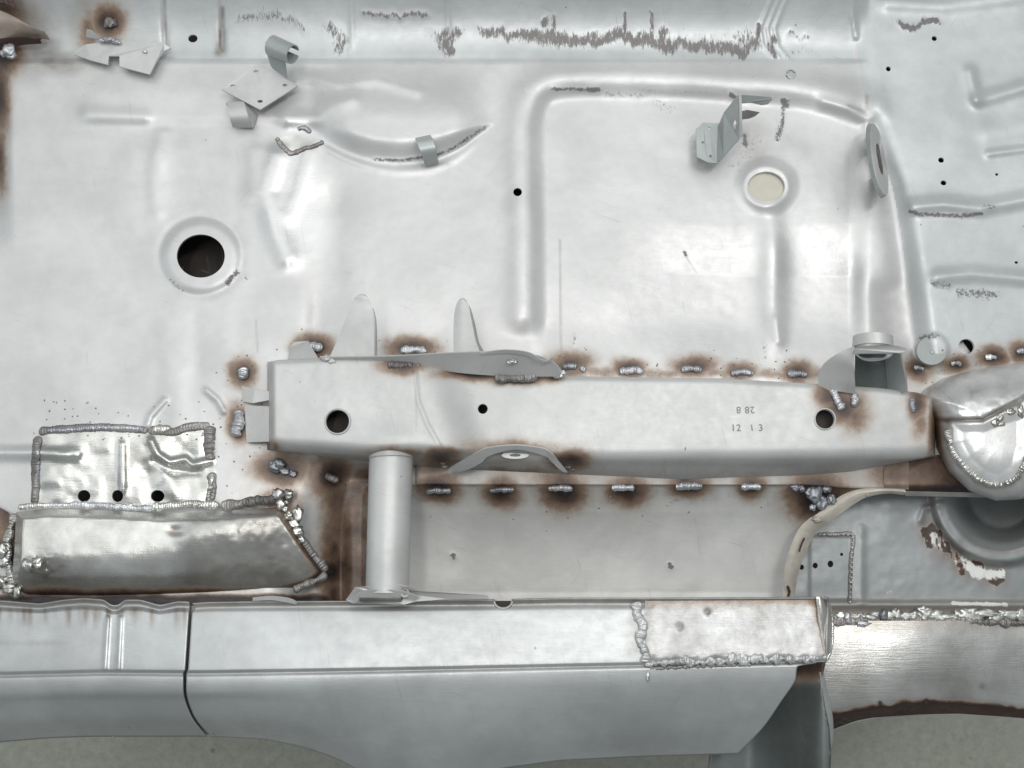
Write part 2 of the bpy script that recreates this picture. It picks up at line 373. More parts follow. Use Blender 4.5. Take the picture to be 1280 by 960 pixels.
def bead(name, path, r, mat, parent, spacing=0.30, flat=0.42, jit=0.60, label=None, wid=1.0, kind=None):
    """one fused weld bead swept along (px,py,z) path, rippled, sunk at its edges; r in millimetres"""
    P = [V(*p) for p in path]; L = [0]
    for a, b in zip(P[:-1], P[1:]): L.append(L[-1] + (b - a).length)
    R = r * 0.001; tot = L[-1]; n = max(8, int(tot / 0.0007)); m = 9; seed = RB.random() * 50; pitch = max(0.0016, R * (0.45 + spacing * 0.5)); bm = bmesh.new(); rows = []
    for k in range(n + 1):
        sx = tot * k / n; i = max(q for q in range(len(L) - 1) if L[q] <= sx + 1e-9)
        p = P[i].lerp(P[i + 1], (sx - L[i]) / max(1e-9, L[i + 1] - L[i])); d = (P[i + 1] - P[i]).normalized()
        q = Vector((0, 0, 1)).cross(d); q = q.normalized() if q.length > 1e-6 else Vector((0, 1, 0)); up = d.cross(q)
        e = min(sx, tot - sx) / (R * 0.9); end = math.sqrt(max(0.0, 1 - (1 - min(1, e)) ** 2)) * 0.96 + 0.04
        w0 = MN.noise(Vector((sx / (R * 2.2), seed, 0))); w1 = MN.noise(Vector((sx / (R * 1.1), seed, 7)))
        cen = p + q * R * jit * 0.5 * MN.noise(Vector((sx / (R * 3), seed, 3))); row = []
        for c in range(m):
            t = -1 + 2 * c / (m - 1)
            ww = R * end * (1 + jit * (0.7 * w0 + 0.5 * MN.noise(Vector((sx / (R * .8), seed + (20 if t > 0 else 0), 5)))))
            rip = abs(math.sin(math.pi * (sx - 0.5 * pitch * t * t + 0.35 * pitch * w1) / pitch))
            hh = R * flat * 1.7 * end * math.sqrt(max(0, 1 - t * t)) * (0.62 + 0.38 * rip + jit * 0.7 * w1 + 0.35 * jit * MN.noise(Vector((sx / (R * .5), t * 2, seed))))
            row.append(bm.verts.new(cen + q * ww * t * wid + up * (hh - 0.0004)))
        rows.append(row)
    for k in range(n):
        for c in range(m - 1): bm.faces.new([rows[k][c], rows[k][c + 1], rows[k + 1][c + 1], rows[k + 1][c]])
    me = bpy.data.meshes.new(name); bm.normal_update(); bm.to_mesh(me); bm.free()
    o = link(name, me, mat, parent, label)
    if kind: o['kind'] = kind
    return o
def blobs(name, pts, mat, parent, flat=0.45, jit=0.7, label=None):
    """spatter or lumps: (px,py,z,rx,ry)"""
    vs_, fs = ico(); V_, F_ = [], []
    for (px, py, z, rx, ry) in pts:
        p = V(px, py, z); b0 = len(V_)
        sd = Vector((RB.random() * 40, RB.random() * 40, 0)); 
        for c in vs_:
            w = 1 + jit * 0.75 * MN.noise(c * 1.6 + sd) + jit * 0.35 * MN.noise(c * 4 + sd)
            V_.append(p + Vector((c.x * rx, c.y * ry, c.z * min(rx, ry) * flat)) * 0.001 * w)
        F_ += [[x + b0 for x in f] for f in fs]
    me = bpy.data.meshes.new(name); me.from_pydata(V_, [], F_)
    return link(name, me, mat, parent, label)
def hole_wall(name, cx, cy, rx, ry, z, depth, mat, parent, lip=0.0, n=40, label=None):
    """cut edge of a hole, with an optional raised lip"""
    bm = bmesh.new(); prof = [(1.0 + 0.17 * (lip > 0), -.0002), (1.0 + 0.09 * (lip > 0), lip), (1.0, lip * 0.7), (1.0, -depth)]
    g = []
    for (k, dz) in prof:
        ring = []
        for a in np.linspace(0, 2 * math.pi, n + 1)[:-1]:
            zz = z(cx + rx * math.cos(a), cy + ry * math.sin(a)) if callable(z) else z
            p = V(cx + rx * math.cos(a), cy + ry * math.sin(a), zz); c = V(cx, cy, zz)
            ring.append(bm.verts.new(c + (p - c) * k + Vector((0, 0, dz))))
        g.append(ring)
    for r in range(len(prof) - 1):
        for i in range(n): bm.faces.new([g[r][i], g[r][(i + 1) % n], g[r + 1][(i + 1) % n], g[r + 1][i]])
    return bmobj(name, bm, mat, parent, label, True)
def root(name, loc=(0, 0, 0), label=None, cat=None):
    o = bpy.data.objects.new(name, None); COL.objects.link(o); o.location = loc; o.empty_display_size = 0.1
    o['label'] = label; o['category'] = cat; return o
def grp(name, parent, label=None):
    o = bpy.data.objects.new(name, None); COL.objects.link(o); o.parent = parent; o.empty_display_size = 0.02
    if label: o['label'] = label
    return o

# ------------------------------------------------------------------ the setting
me = bpy.data.meshes.new('concrete_floor'); me.from_pydata([(-12, -12, -0.85), (12, -12, -0.85), (12, 12, -0.85), (-12, 12, -0.85)], [], [(0, 1, 2, 3)])
fl = link('concrete_floor', me, M['floor'], None); fl['kind'] = 'structure'

SHELL = root('car_body_shell', label='bare pale grey car underbody stripped to metal, full of brown heat marked welds', cat='car body')

# ------------------------------------------------------------------ pressed floor: one continuous height field, cut into its panels
UB = [(652, 418), (651, 300), (649, 200), (650, 150), (660, 118), (688, 98), (760, 94), (860, 97), (930, 103), (985, 108), (1035, 118), (1085, 138)]
yup = tab([(340, 150), (400, 148), (430, 158), (460, 168), (500, 172), (540, 168), (612, 153)], 12)
ylo = tab([(340, 160), (400, 176), (430, 192), (460, 203), (500, 209), (540, 206), (575, 190), (612, 158)], 10)
xtoe = tab([(-60, 1068), (45, 1068), (130, 1082), (240, 1118), (400, 1142), (470, 1150)], 20)
from itertools import chain
UB = [(x, y) for x, y, _ in crv([(652, 430, 0), (652, 300, 0), (650, 200, 0), (650, 152, 0), (657, 124, 0), (673, 104, 0), (700, 95, 0), (760, 93, 0), (860, 95, 0), (930, 100, 0), (985, 104, 0), (1035, 114, 0), (1088, 134, 0)], 5)]
INSET = [(x, y) for x, y in UB] + [(1100, 470), (652, 470)]
def H(X, Y):
    h = np.zeros(X.shape)
    tun = sm(1090, 1060, X)
    h -= 0.004 * sm(79, 74, Y) * tun
    h += 0.058 * (np.clip(64 - Y, 0, 200) / 100) ** 1.6 * tun
    for xs, a, y1 in ((278, -0.004, 66), (206, -0.003, 62), (440, 0.0012, 60), (560, -0.0012, 70)):
        h += a * np.exp(-((X - xs - 0.02 * (Y - 30)) / 3.5) ** 2) * sm(y1 + 6, y1 - 4, Y)
    for k in (0, 9, 18):
        h += 0.0022 * ridge(X, Y, [(985 + k, -40), (962 + k, 5), (950 + k, 35), (954 + k, 58), (966 + k, 72)], 2.6)
    h += 0.003 * ridge(X, Y, [(1066, -40), (1066, 20), (1070, 46)], 4)
    # big swage bead running down and along
    d = dpoly(X, Y, UB)[0]
    h += 0.0066 * np.exp(-(d / 17) ** 2) * (1 + 0.5 * fbm(X, Y, 60, 2, 2)) * (1 - sm(395, 425, Y) * sm(700, 690, X))
    h += 0.0030 * np.exp(-(d / 32) ** 2) * (1 - sm(380, 430, Y) * sm(700, 690, X))
    h -= 0.0050 * sm(10, 34, d) * inside(X, Y, INSET) * sm(1090, 1060, X) * sm(470, 400, Y)
    h += 0.0025 * sm(22, 8, np.abs(d - 4)) * sm(150, 125, Y) * sm(640, 660, X) * 0
    h += 0.004 * ridge(X, Y, [(1030, 128), (1060, 136), (1084, 150), (1086, 170)], 7)
    # ridge and boss on the right
    h += 0.005 * ridge(X, Y, [(962, 252), (966, 320), (966, 400), (970, 435)], 15) * (1 + 0.8 * fbm(X, Y, 50, 4, 2)) * sm(470, 400, Y)
    h += 0.003 * ridge(X, Y, [(985, 190), (980, 210)], 20)
    r = ell(X, Y, 958, 233, 1, 0.92); h += 0.0045 * sm(44, 24, r) + 0.0012 * np.exp(-((r - 27) / 4) ** 2)
    h -= 0.0075 * np.clip((Y - 280 - 14 * fbm(X, Y, 60, 5, 2)) / 64, 0, 1) ** 1.3 * sm(480, 380, Y) * sm(760, 900, X) * sm(1085, 1060, X) * (1 - 0.6 * np.exp(-((X - 965) / 26) ** 2))
    h += 0.003 * ridge(X, Y, [(972, 400), (974, 425)], 7)
    # crescent recess and bulge above it
    a = yup(X); b = ylo(X); t = np.clip((Y - a) / np.maximum(b - a, 2), 0, 1)
    h += 0.017 * (1 - t * t * (3 - 2 * t)) * sm(384, 440, X) * sm(625, 560, X) * sm(70, 150, Y)
    h += 0.0018 * np.exp(-((Y - b - 6) / 5) ** 2) * sm(390, 420, X) * sm(610, 560, X)
    h += 0.003 * (1 - sm(144, 160, Y)) * sm(80, 130, X) * sm(400, 340, X) * sm(80, 120, Y)
    h += 0.003 * ridge(X, Y, [(110, 143), (180, 146)], 10)
    h += 0.004 * ridge(X, Y, [(372, 96), (420, 104), (470, 98), (520, 112)], 9)
    h += 0.005 * ridge(X, Y, [(360, 150), (395, 148), (415, 132), (440, 122)], 11)
    # left column creases
    for P, w, q in (([(345, 196), (332, 240), (346, 292), (358, 320)], 12, 0.0085), ([(385, 190), (374, 236), (362, 268)], 8, 0.004), ([(204, 168), (194, 215), (196, 262)], 9, 0.0035),
                    ([(175, 196), (235, 192)], 16, 0.003), ([(318, 190), (312, 250)], 9, 0.003), ([(205, 410), (218, 470), (222, 530)], 12, 0.002), ([(245, 400), (247, 470)], 9, -0.0018), ([(275, 380), (282, 450)], 14, 0.0015)):
        h += 0.75 * q * ridge(X, Y, P, w * 1.35)
    h -= 0.006 * np.exp(-((X - 412 + 0.03 * (Y - 300)) / 26) ** 2) * sm(205, 260, Y) * sm(470, 380, Y)
    h -= 0.003 * np.exp(-((X - 395) / 12) ** 2) * sm(330, 400, Y)
    r = ell(X, Y, 251, 320, 1, 0.95); h += 0.0042 * sm(54, 38, r) * (1 + 0.7 * fbm(X, Y, 40, 14, 2)) - 0.0010 * np.exp(-((r - 52) / 5) ** 2)
    h += 0.003 * ridge(X, Y, [(206, 500), (188, 520), (184, 532)], 4) + 0.003 * ridge(X, Y, [(258, 488), (272, 500), (280, 514)], 4)
    # weld patch lower left
    h += 0.006 * ridge(X, Y, [(-60, 566), (40, 566), (95, 568)], 8)
    pin = sm(45, 55, X) * sm(272, 262, X) * sm(536, 546, Y) * sm(636, 626, Y)
    h += pin * (0.010 * fbm(X, Y, 42, 31, 3) + 0.004 * ridge(X, Y, [(153, 556), (153, 612)], 5))
    h += 0.0055 * ridge(X, Y, [(189, 552), (196, 568), (212, 578), (232, 574), (240, 582), (262, 576)], 5) - 0.003 * ridge(X, Y, [(194, 576), (214, 588), (246, 590)], 5)
    h += 0.004 * ridge(X, Y, [(208, 600), (216, 612)], 12) * pin
    # floor turns down beside the outrigger
    h -= 0.035 * sm(392, 440, X) * sm(570, 600, Y) * sm(480, 462, X)
    h -= 0.03 * sm(330, 400, X) * sm(590, 720, Y) * sm(440, 425, X)
    # lower side wall
    s = sm(452, 474, X)
    h += s * np.where(Y > 606, -0.0022 - 0.052 * (1 - np.exp(-np.clip(Y - 608, 0, 300) / 42.0)) - 0.012 * np.clip((Y - 640) / 100, 0, 1), 0)
    # left front edge rolls away
    h -= 0.03 * sm(14, -16, X - 0.02 * (Y - 60)) * sm(330, 180, Y) * sm(20, 60, Y)
    # toe board
    tb = sm(-6, 26, X - xtoe(Y)) * sm(470, 440, Y)
    h -= 0.006 * np.exp(-((X - xtoe(Y) + 4) / 16) ** 2) * sm(100, 160, Y) * sm(480, 440, Y)
    h += tb * (0.004 + 0.010 * sm(90, 380, Y) * sm(1290, 1150, X))
    for P, w, q in (([(1142, 258), (1180, 255), (1225, 260), (1290, 248), (1360, 240)], 9, 0.0075), ([(1172, 346), (1215, 342), (1280, 348), (1360, 350)], 9, 0.0065),
                    ([(1222, 126), (1250, 118), (1290, 106), (1360, 90)], 9, 0.005), ([(1212, 90), (1220, 122)], 8, 0.004), ([(1110, 2), (1180, 6), (1280, -6)], 12, 0.006),
                    ([(1235, 165), (1340, 150)], 14, 0.003), ([(1236, 192), (1300, 184)], 5, 0.003)):
        h += q * ridge(X, Y, P, w)
    h -= 0.008 * ridge(X, Y, [(1112, 370), (1118, 415)], 22)
    r = np.hypot(X - 1165, (Y - 437)); h += 0.002 * sm(24, 17, r)
    # hand-worked unevenness
    h += 0.0065 * fbm(X, Y, 170, 3, 2) * sm(640, 560, Y) + 0.0007 * fbm(X, Y, 60, 9, 2)
    h += 0.00035 * fbm(X, Y, 15, 77, 2)
    return h
HOLES = [(251, 320, 30, 27), (647, 240, 5.5, 5.2), (241, 48, 6, 5), (958, 233, 23, 18.5), (988.5, 93, 6.5, 6), (1168, 48, 3.4, 3.2), (1110.5, 86, 3.2, 3.2),
         (1176.5, 200, 3.8, 3.4), (1179.5, 228.5, 3.8, 3.2), (1246, 218, 2.2, 1.8), (1270.5, 328, 2.4, 1.8), (1208, 433, 10, 9.5), (105, 620, 8, 7.5), (147, 620, 7, 7.5), (197, 620, 8.5, 7.5)]
UP = [(394, 433, 30, 19, 1.05), (515, 436, 38, 18, .95), (712, 455, 38, 20, .78), (788, 461, 26, 15, .92), (866, 458, 34, 18, .84), (925, 464, 30, 14, .72), (997, 465, 27, 17, .95), (1148, 462, 26, 18, .8),
      (1195, 454, 22, 14, .9), (1240, 446, 24, 16, .95), (1277, 440, 20, 16, .9)]
LOW = [(550, 610, 32, 22, 1.05), (627, 616, 30, 24, .98), (704, 616, 34, 30, 1.08), (784, 614, 36, 26, .9), (861, 607, 34, 22, .85), (938, 608, 26, 22, .8), (1022, 622, 50, 38, 1.05)]
LEFT = [(303, 466, 20, 24, .95), (297, 528, 20, 30, .85), (352, 586, 44, 26, .9), (412, 596, 34, 34, .95), (430, 650, 26, 90, .55), (350, 625, 36, 22, .6), (470, 600, 40, 26, .8), (412, 716, 34, 26, 1.0),
        (138, 28, 24, 26, 1.0), (112, 40, 18, 40, .55), (5, 70, 26, 34, .95), (0, 120, 18, 60, .9), (2, 200, 10, 60, .7), (10, 20, 40, 30, .5), (1122, 596, 60, 26, .6), (712, 580, 30, 20, .8), (700, 600, 60, 20, .5), (540, 580, 30, 20, .8)]
def burn_of(X, Y, items, seed=5):
    wx = X + 12 * fbm(X, Y, 26, seed, 3); wy = Y + 10 * fbm(X, Y, 26, seed + 9, 3); b = np.zeros(X.shape)
    for cx, cy, rx, ry, s in items:
        r = ell(wx, wy, cx, cy, rx * 1.06, ry * 1.06); b = np.maximum(b, s * .92 * np.clip(1.06 - 0.62 * r ** 1.0, 0, 1) ** 1.9)
    return b
BARE = [([(300, 26), (330, 22), (380, 28)], 8, .6), ([(415, 36), (428, 50), (424, 62)], 10, .75), ([(456, 20), (500, 21), (535, 24)], 3.5, .8), ([(550, 42), (562, 52), (570, 44)], 9, .8), ([(556, 60), (562, 70)], 8, 1.0),
        ([(605, 36), (630, 44), (655, 38)], 7, .85), ([(690, 46), (760, 48), (850, 52), (930, 52)], 18, .40), ([(553, 46), (562, 66)], 10, .8), ([(655, 40), (690, 48), (735, 50), (780, 48), (830, 55), (900, 62), (945, 60)], 9, .95), ([(680, 25), (681, 30)], 4, 1.2), ([(691, 24), (691, 48)], 3, .9), ([(781, 20), (781, 50)], 3, .9),
        ([(813, 18), (813, 50)], 3, .9), ([(829, 40), (827, 52)], 7, .9), ([(744, 38), (745, 45)], 5, .9), ([(768, 42), (770, 52)], 6, .8), ([(799, 42), (801, 54)], 6, .85), ([(925, 42), (945, 56)], 12, .65), ([(700, 47), (725, 50)], 6, .9),
        ([(948, 36), (947, 58)], 3.5, 1), ([(968, 48), (962, 62), (968, 74)], 4, .9), ([(986, 46), (1010, 46)], 3, .7), ([(1124, 26), (1140, 31), (1160, 28), (1172, 24)], 4.2, 1.1),
        ([(690, 111), (745, 112)], 2.6, .9), ([(735, 112), (746, 112)], 4, 1), ([(760, 117), (800, 120)], 6, .5), ([(820, 128), (840, 136)], 8, .5), ([(800, 112), (900, 116)], 3, .45), ([(862, 160), (868, 178)], 14, .4),
        ([(914, 118), (918, 121)], 3, 1.2), ([(985, 126), (978, 134), (978, 150), (972, 175)], 3, .85), ([(979, 127), (982, 131)], 4.5, 1.2), ([(945, 175), (930, 196), (918, 208)], 12, .45), ([(929, 168), (930, 182)], 3, .9),
        ([(470, 199), (500, 200), (545, 194), (575, 180), (605, 160)], 2.6, .85), ([(1138, 264), (1150, 268), (1200, 270), (1226, 267)], 3.2, .9), ([(1230, 258), (1240, 258)], 4, .7), ([(1168, 354), (1185, 358)], 5, .7), ([(1200, 366), (1245, 368)], 7, .75),
        ([(1152, 423), (1165, 420), (1172, 420)], 4, .8), ([(213, 350), (227, 364)], 4, .55), ([(296, 340), (284, 354)], 4, .9), ([(306, 346), (300, 350)], 6, .5), ([(955, 430), (958, 446)], 5, .5), ([(856, 316), (857, 318)], 2.4, 1.1),
        ([(718, 420), (716, 430)], 3, .6), ([(645, 60), (780, 66)], 7, .32), ([(320, 60), (470, 72)], 10, .22), ([(1010, 60), (985, 70)], 6, .5), ([(566, 694), (568, 696)], 3, 1.0), ([(838, 706), (839, 708)], 3, 1.2), ([(1148, 318), (1150, 320)], 2, .6),
        ([(160, 625), (190, 622)], 6, .3)]
SCR = [([(700, 300), (701, 430), (703, 450)], 1.4, .5), ([(856, 318), (870, 340)], 1.0, .45), ([(320, 400), (322, 440)], 1.2, .3), ([(470, 607), (1010, 607)], 1.8, .9), ([(278, 10), (278, 64)], 2.4, .9), ([(277, 40), (272, 66)], 5, .8), ([(206, 0), (207, 60)], 2, .7),
       ([(1084, 120), (1082, 140), (1060, 132)], 2.2, .5), ([(500, 207), (560, 205)], 3, .3)]
def pan_mask(X, Y, d=None):
    m = np.zeros(X.shape + (4,))
    b = burn_of(X, Y, UP + LOW + LEFT)
    jag = fbm(X, Y, 20, 55, 3)
    b = np.maximum(b, 0.34 * np.exp(-((Y - 466 + 14 * jag - 0.006 * (X - 800)) / 9) ** 2) * sm(690, 720, X) * sm(1180, 1140, X))
    b = np.maximum(b, 0.20 * np.exp(-((Y - 592 + 16 * jag) / 16) ** 2) * sm(480, 520, X) * sm(1060, 1010, X))
    b = np.maximum(b, 0.14 * sm(286, 304, X) * sm(340, 320, X) * sm(440, 470, Y))
    b = np.maximum(b, (.52 + .5 * jag) * sm(380, 420, X) * sm(480, 440, X) * sm(575, 615, Y))
    b = np.maximum(b, .95 * sm(738, 750, Y + 6 * jag) * sm(430, 400, X))  # gap shade below the outrigger box, painted dark brown through the burn mask
    m[..., 0] = b
    g = np.zeros(X.shape)
    XW = X + 7 * fbm(X, Y * .4, 12, 71, 3); YW = Y + 26 * fbm(X * 1.6, Y * .25, 18, 72, 3) * sm(90, 76, Y)
    for P, w, s in BARE: g = np.maximum(g, s * ridge(XW, YW, P, w) ** 0.6)
    m[..., 1] = g
    sh = np.zeros(X.shape)
    for cx, cy, rx, ry, s in ((365, 240, 50, 90, .75), (160, 585, 130, 60, .55), (300, 560, 80, 60, .3), (372, 168, 40, 22, .45), (200, 215, 40, 60, .2), (1000, 320, 90, 60, .25), (330, 640, 60, 50, .6)):
        sh = np.maximum(sh, s * np.clip(1.6 - 1.2 * ell(X, Y, cx, cy, rx, ry), 0, 1))
    m[..., 2] = np.clip(sh + 0.10 * (sh > 0.05) * fbm(X, Y, 30, 8), 0, 1)
    a = np.zeros(X.shape)
    for cx, cy, rx, ry, s in ((70, 78, 40, 16, .55), (20, 62, 60, 26, .6), (110, 25, 30, 50, .35), (10, 30, 60, 30, .7), (150, 60, 70, 20, .2), (1165, 470, 90, 30, .4), (380, 560, 70, 50, .35), (940, 180, 22, 30, .3), (640, 640, 220, 60, .12), (1112, 395, 30, 60, .18), (1125, 590, 70, 24, .8), (240, 300, 300, 300, 0.0)):
        a = np.maximum(a, s * np.clip(1.4 - ell(X, Y, cx, cy, rx, ry), 0, 1))
    a = np.maximum(a, .75 * sm(398, 420, X) * sm(462, 450, X) * sm(585, 620, Y))
    for P, w, s in SCR: a = np.maximum(a, s * ridge(X, Y, P, w))
    m[..., 3] = np.clip(a * (1 + 1.2 * fbm(X, Y, 24, 66)), 0, 1)
    return m
STEP = 2.0
gx = np.arange(-64, 1346, STEP); gy = np.arange(-64, 764, STEP)
PX, PY = np.meshgrid(gx, gy); PX = PX.copy(); PY = PY.copy(); Q = grid_quads(*PX.shape)
keep = np.ones(len(Q), bool)
keep = cut_holes(PX, PY, Q, keep, HOLES, STEP)
MK = pan_mask(PX, PY); ZZ = H(PX, PY) + 0.0007 * np.clip(MK[..., 1], 0, 1)
qx = PX.ravel()[Q].mean(1); qy = PY.ravel()[Q].mean(1)
ARC = [(985, 745), (985, 715), (993, 690), (1008, 664), (1026, 646), (1050, 628), (1085, 614), (1130, 612)]
WELL = ARC + [(1400, 612), (1400, 900), (985, 900)]
keep &= ~inside(qx, qy, WELL)
keep &= ~((qx > 1135) & (qy > 560))
lab_patch = inside(qx, qy, [(48, 538), (270, 538), (270, 634), (48, 634)])
lab_tun = (qy < 76) & (qx < 1066)
lab_toe = (qx > xtoe(qy)) & (qy < 474)
lab_side = (qy > 607) & (qx > 455)
lab_pan = ~(lab_patch | lab_tun | lab_toe | lab_side)
PANELS = {}
for nm, sel, mat, lb in (('floor_pan', lab_pan, 'zinc', 'pressed pale grey floor pan with swaged beads and holes'), ('transmission_tunnel', lab_tun, 'tunnel', 'curved panel along the top edge with dark worn patches'),
                         ('toe_board', lab_toe, 'toe', 'ribbed cool grey panel at the right'), ('side_wall', lab_side, 'side', 'plain grey wall below the chassis rail'), ('repair_patch', lab_patch, 'bright', 'shiny rectangular patch with three holes')):
    v, q, mm = compact(PX, PY, ZZ, Q[keep & sel], MK)
    PANELS[nm] = link(nm, np_mesh(nm, v, q, mm), M[mat], SHELL, lb)
PAN, TOE, SIDE, PATCH, TUN = (PANELS[k] for k in ('floor_pan', 'toe_board', 'side_wall', 'repair_patch', 'transmission_tunnel'))
# shared point normals across cuts are close enough at this density
def Hs(x, y): return float(H(np.array([float(x)]), np.array([float(y)]))[0])
for (cx, cy, rx, ry) in HOLES:
    big = rx > 9
    par = PATCH if cy > 600 else (TOE if cx > 1100 else (TUN if cy < 70 else PAN))
    hole_wall('hole_edge', cx, cy, rx, ry, Hs, 0.0025 if not big else 0.004, M['bracket'] if cx != 251 else M['dull'], par, 0.0, 36 if big else 16)
plate('floor_view_disc', [(958 + 27 * math.cos(a), 233 + 23 * math.sin(a), -.004) for a in np.linspace(0, 2 * math.pi, 41)[:-1]], M['beige'], PAN, .0015, bevel=0, label='flat beige disc added for the bright floor seen through the round hole')  # added disc, coloured like the lit floor seen through the hole
# sheets added behind the holes, coloured dark for the shade inside
for poly, z, mt in (([(-70, -70), (900, -70), (900, 430), (-70, 430)], -0.055, 'cavity_shade'), ([(1085, -70), (1400, -70), (1400, 470), (1085, 470)], -0.055, 'cavity_shade'), ([(-70, 430), (430, 430), (430, 800), (-70, 800)], -0.12, 'cavity_shade'), ([(900, -70), (1085, -70), (1085, 150), (900, 150)], -0.03, 'bracket_cool')):
    plate('hole_shade_sheet', [(x, y, z) for x, y in poly], M[mt], SHELL, 0.001, bevel=0, label='dark sheet added behind the holes for their shade')

# ------------------------------------------------------------------ chassis rail
ytop = tab([(333, 454), (345, 451), (430, 447), (480, 448), (520, 456), (600, 466), (700, 471), (900, 474), (1020, 481), (1100, 486), (1150, 492), (1170, 500)], 8)
ybot = tab([(333, 552), (345, 555), (400, 558), (470, 563), (520, 561), (560, 565), (700, 571), (900, 570), (1060, 568), (1150, 565), (1170, 560)], 10)
yfoot = tab([(333, 560), (400, 568), (470, 576), (560, 584), (700, 590), (850, 597), (1000, 592), (1060, 588), (1100, 581), (1170, 568)], 10)
zbase = lambda x, xs: .083 - .024 * sm(0, 1, (x - xs + 6) / 84) - .004 * np.clip((x - 660) / 500, 0, 1)
zend = lambda x: sm(333, 343, x) * sm(1170, 1163, x)
zt = tab([(333, .078), (500, .080), (560, .070), (640, .061), (800, .060), (1170, .056)], 14)
def rz(k, xs=530): return lambda x: (zbase(x, xs) * k) * (0.15 + 0.85 * zend(x))
RAILBURN = [(392, 440, 20, 8, .6), (500, 458, 34, 12, .9), (590, 468, 60, 10, .85), (645, 472, 50, 12, 1.0), (690, 470, 20, 12, .8), (500, 566, 60, 12, .55), (552, 570, 30, 16, .9), (640, 560, 90, 16, .55), (712, 574, 34, 16, .9), (1055, 508, 34, 26, .9), (1040, 494, 30, 24, .8), (1070, 520, 26, 30, .6),
            (1145, 506, 18, 26, .85), (1150, 530, 18, 34, .5), (318, 520, 26, 60, .5), (330, 560, 22, 12, .8), (350, 575, 40, 12, .6), (1165, 540, 10, 50, .6), (640, 590, 90, 10, .5)]
def rail_mask(X, Y, d):
    m = np.zeros(X.shape + (4,)); m[..., 0] = burn_of(X, Y, RAILBURN, 15)
    m[..., 1] = np.maximum(0.9 * ridge(X, Y, [(393, 500), (394, 501)], 1.6), 0.8 * ridge(X, Y, [(857, 559), (857, 562)], 2))
    m[..., 3] = np.clip(.35 * sm(572, 600, Y) + .5 * ridge(X, Y, [(520, 470), (521, 540)], 1.0) * .6 + .25 * ridge(X, Y, [(1000, 582), (470, 575)], 4), 0, 1) * (1 + fbm(X, Y, 30, 4))
    return m
RAIL = strip('chassis_rail', [(334, 1169, lambda x: ytop(x) + 1, lambda x: 0.002 + 0 * x), (334, 1169, lambda x: ytop(x) - 1.0, rz(.90, 520)), (334, 1169, lambda x: ytop(x) + 3, rz(.99, 520)), (334, 1169, lambda x: ytop(x) + 14, rz(1, 524)),
    (334, 1169, lambda x: ybot(x) - 16, rz(.99, 548)), (334, 1169, lambda x: ybot(x) - 4, rz(.965, 552)), (334, 1169, lambda x: ybot(x) + 3, rz(.87)), (334, 1169, lambda x: ybot(x) + 8, rz(.72)), (334, 1169, lambda x: yfoot(x) + 2, lambda x: 0.004 + 0 * x)],
    M['rail'], SHELL, 2.0, 2.5, add=lambda X, Y: 0.002 * fbm(X, Y, 60, 21, 3) + 0.0025 * ridge(X, Y, [(395, 515), (405, 560)], 20) * 0 + 0.004 * sm(60, 0, np.abs(X - 490)) * sm(520, 560, Y) * sm(575, 560, Y) - 0.0016 * ridge(X, Y, [(519, 462), (522, 500), (534, 530), (552, 562)], 3), mf=rail_mask,
    holes=[(422, 527, 14.5, 14.5), (603.5, 511, 6.3, 6.3), (1031, 524, 12, 12)], label='long grey boxed chassis rail with three round holes')
def rzat(x): return float(zbase(np.array([float(x)]), 534)[0])
hole_wall('hole_rim', 422, 527, 14.5, 14.5, rzat(422), 0.004, M['bracket'], RAIL, 0.0025, 48)
hole_wall('hole_rim', 603.5, 511, 6.3, 6.3, rzat(603) + .0005, 0.006, M['bracket'], RAIL, 0.0, 24)
hole_wall('hole_rim', 1031, 524, 12, 12, rzat(1031), 0.004, M['bracket'], RAIL, 0.0025, 48)
plate('hole_shade_sheet', [(400, 508, .045), (444, 508, .045), (444, 546, .045), (400, 546, .045)], M['cavity_shade'], RAIL, .001, bevel=0)  # dark sheets added inside the rail so its holes read as shaded
plate('hole_shade_sheet', [(1012, 504, .035), (1052, 504, .035), (1052, 545, .035), (1012, 545, .035)], M['cavity_shade'], RAIL, .001, bevel=0)
# rail foot flange along the wall seam
def fl_mask(X, Y, d):
    m = np.zeros(X.shape + (4,)); b = burn_of(X, Y, LOW + LEFT[-5:], 5); b = np.maximum(b, .10 + .2 * fbm(X, Y, 40, 3)); m[..., 0] = np.clip(b, 0, 1)
    m[..., 3] = .3; return m
yfl = tab([(470, 606), (1000, 606), (1060, 610), (1100, 611), (1125, 606)], 6)
strip('rail_flange', [(520, 1105, lambda x: yfoot(x) - 2, lambda x: 0.004 + 0 * x), (520, 1105, lambda x: yfoot(x) * .5 + yfl(x) * .5, lambda x: 0.003 + 0 * x), (520, 1105, yfl, lambda x: 0.0025 + 0 * x)], M['rail'], RAIL, 2, 2.5, mf=fl_mask, label='narrow heat tinted flange under the rail', solid=0.0015)
# tabs at the left end of the rail
for pts in ([(302, 482, .004), (318, 486, .02), (338, 489, .03), (338, 500, .03), (316, 504, .02), (303, 502, .004)], [(305, 506, .004), (336, 508, .03), (338, 552, .03), (308, 553, .006)]):
    plate('end_tab', pts, M['side'], RAIL, 0.002)
plate('end_tab', [(362, 434, .006), (368, 427, .006), (385, 426, .01), (398, 448, .05), (360, 449, .05)], M['rail'], RAIL, 0.002)
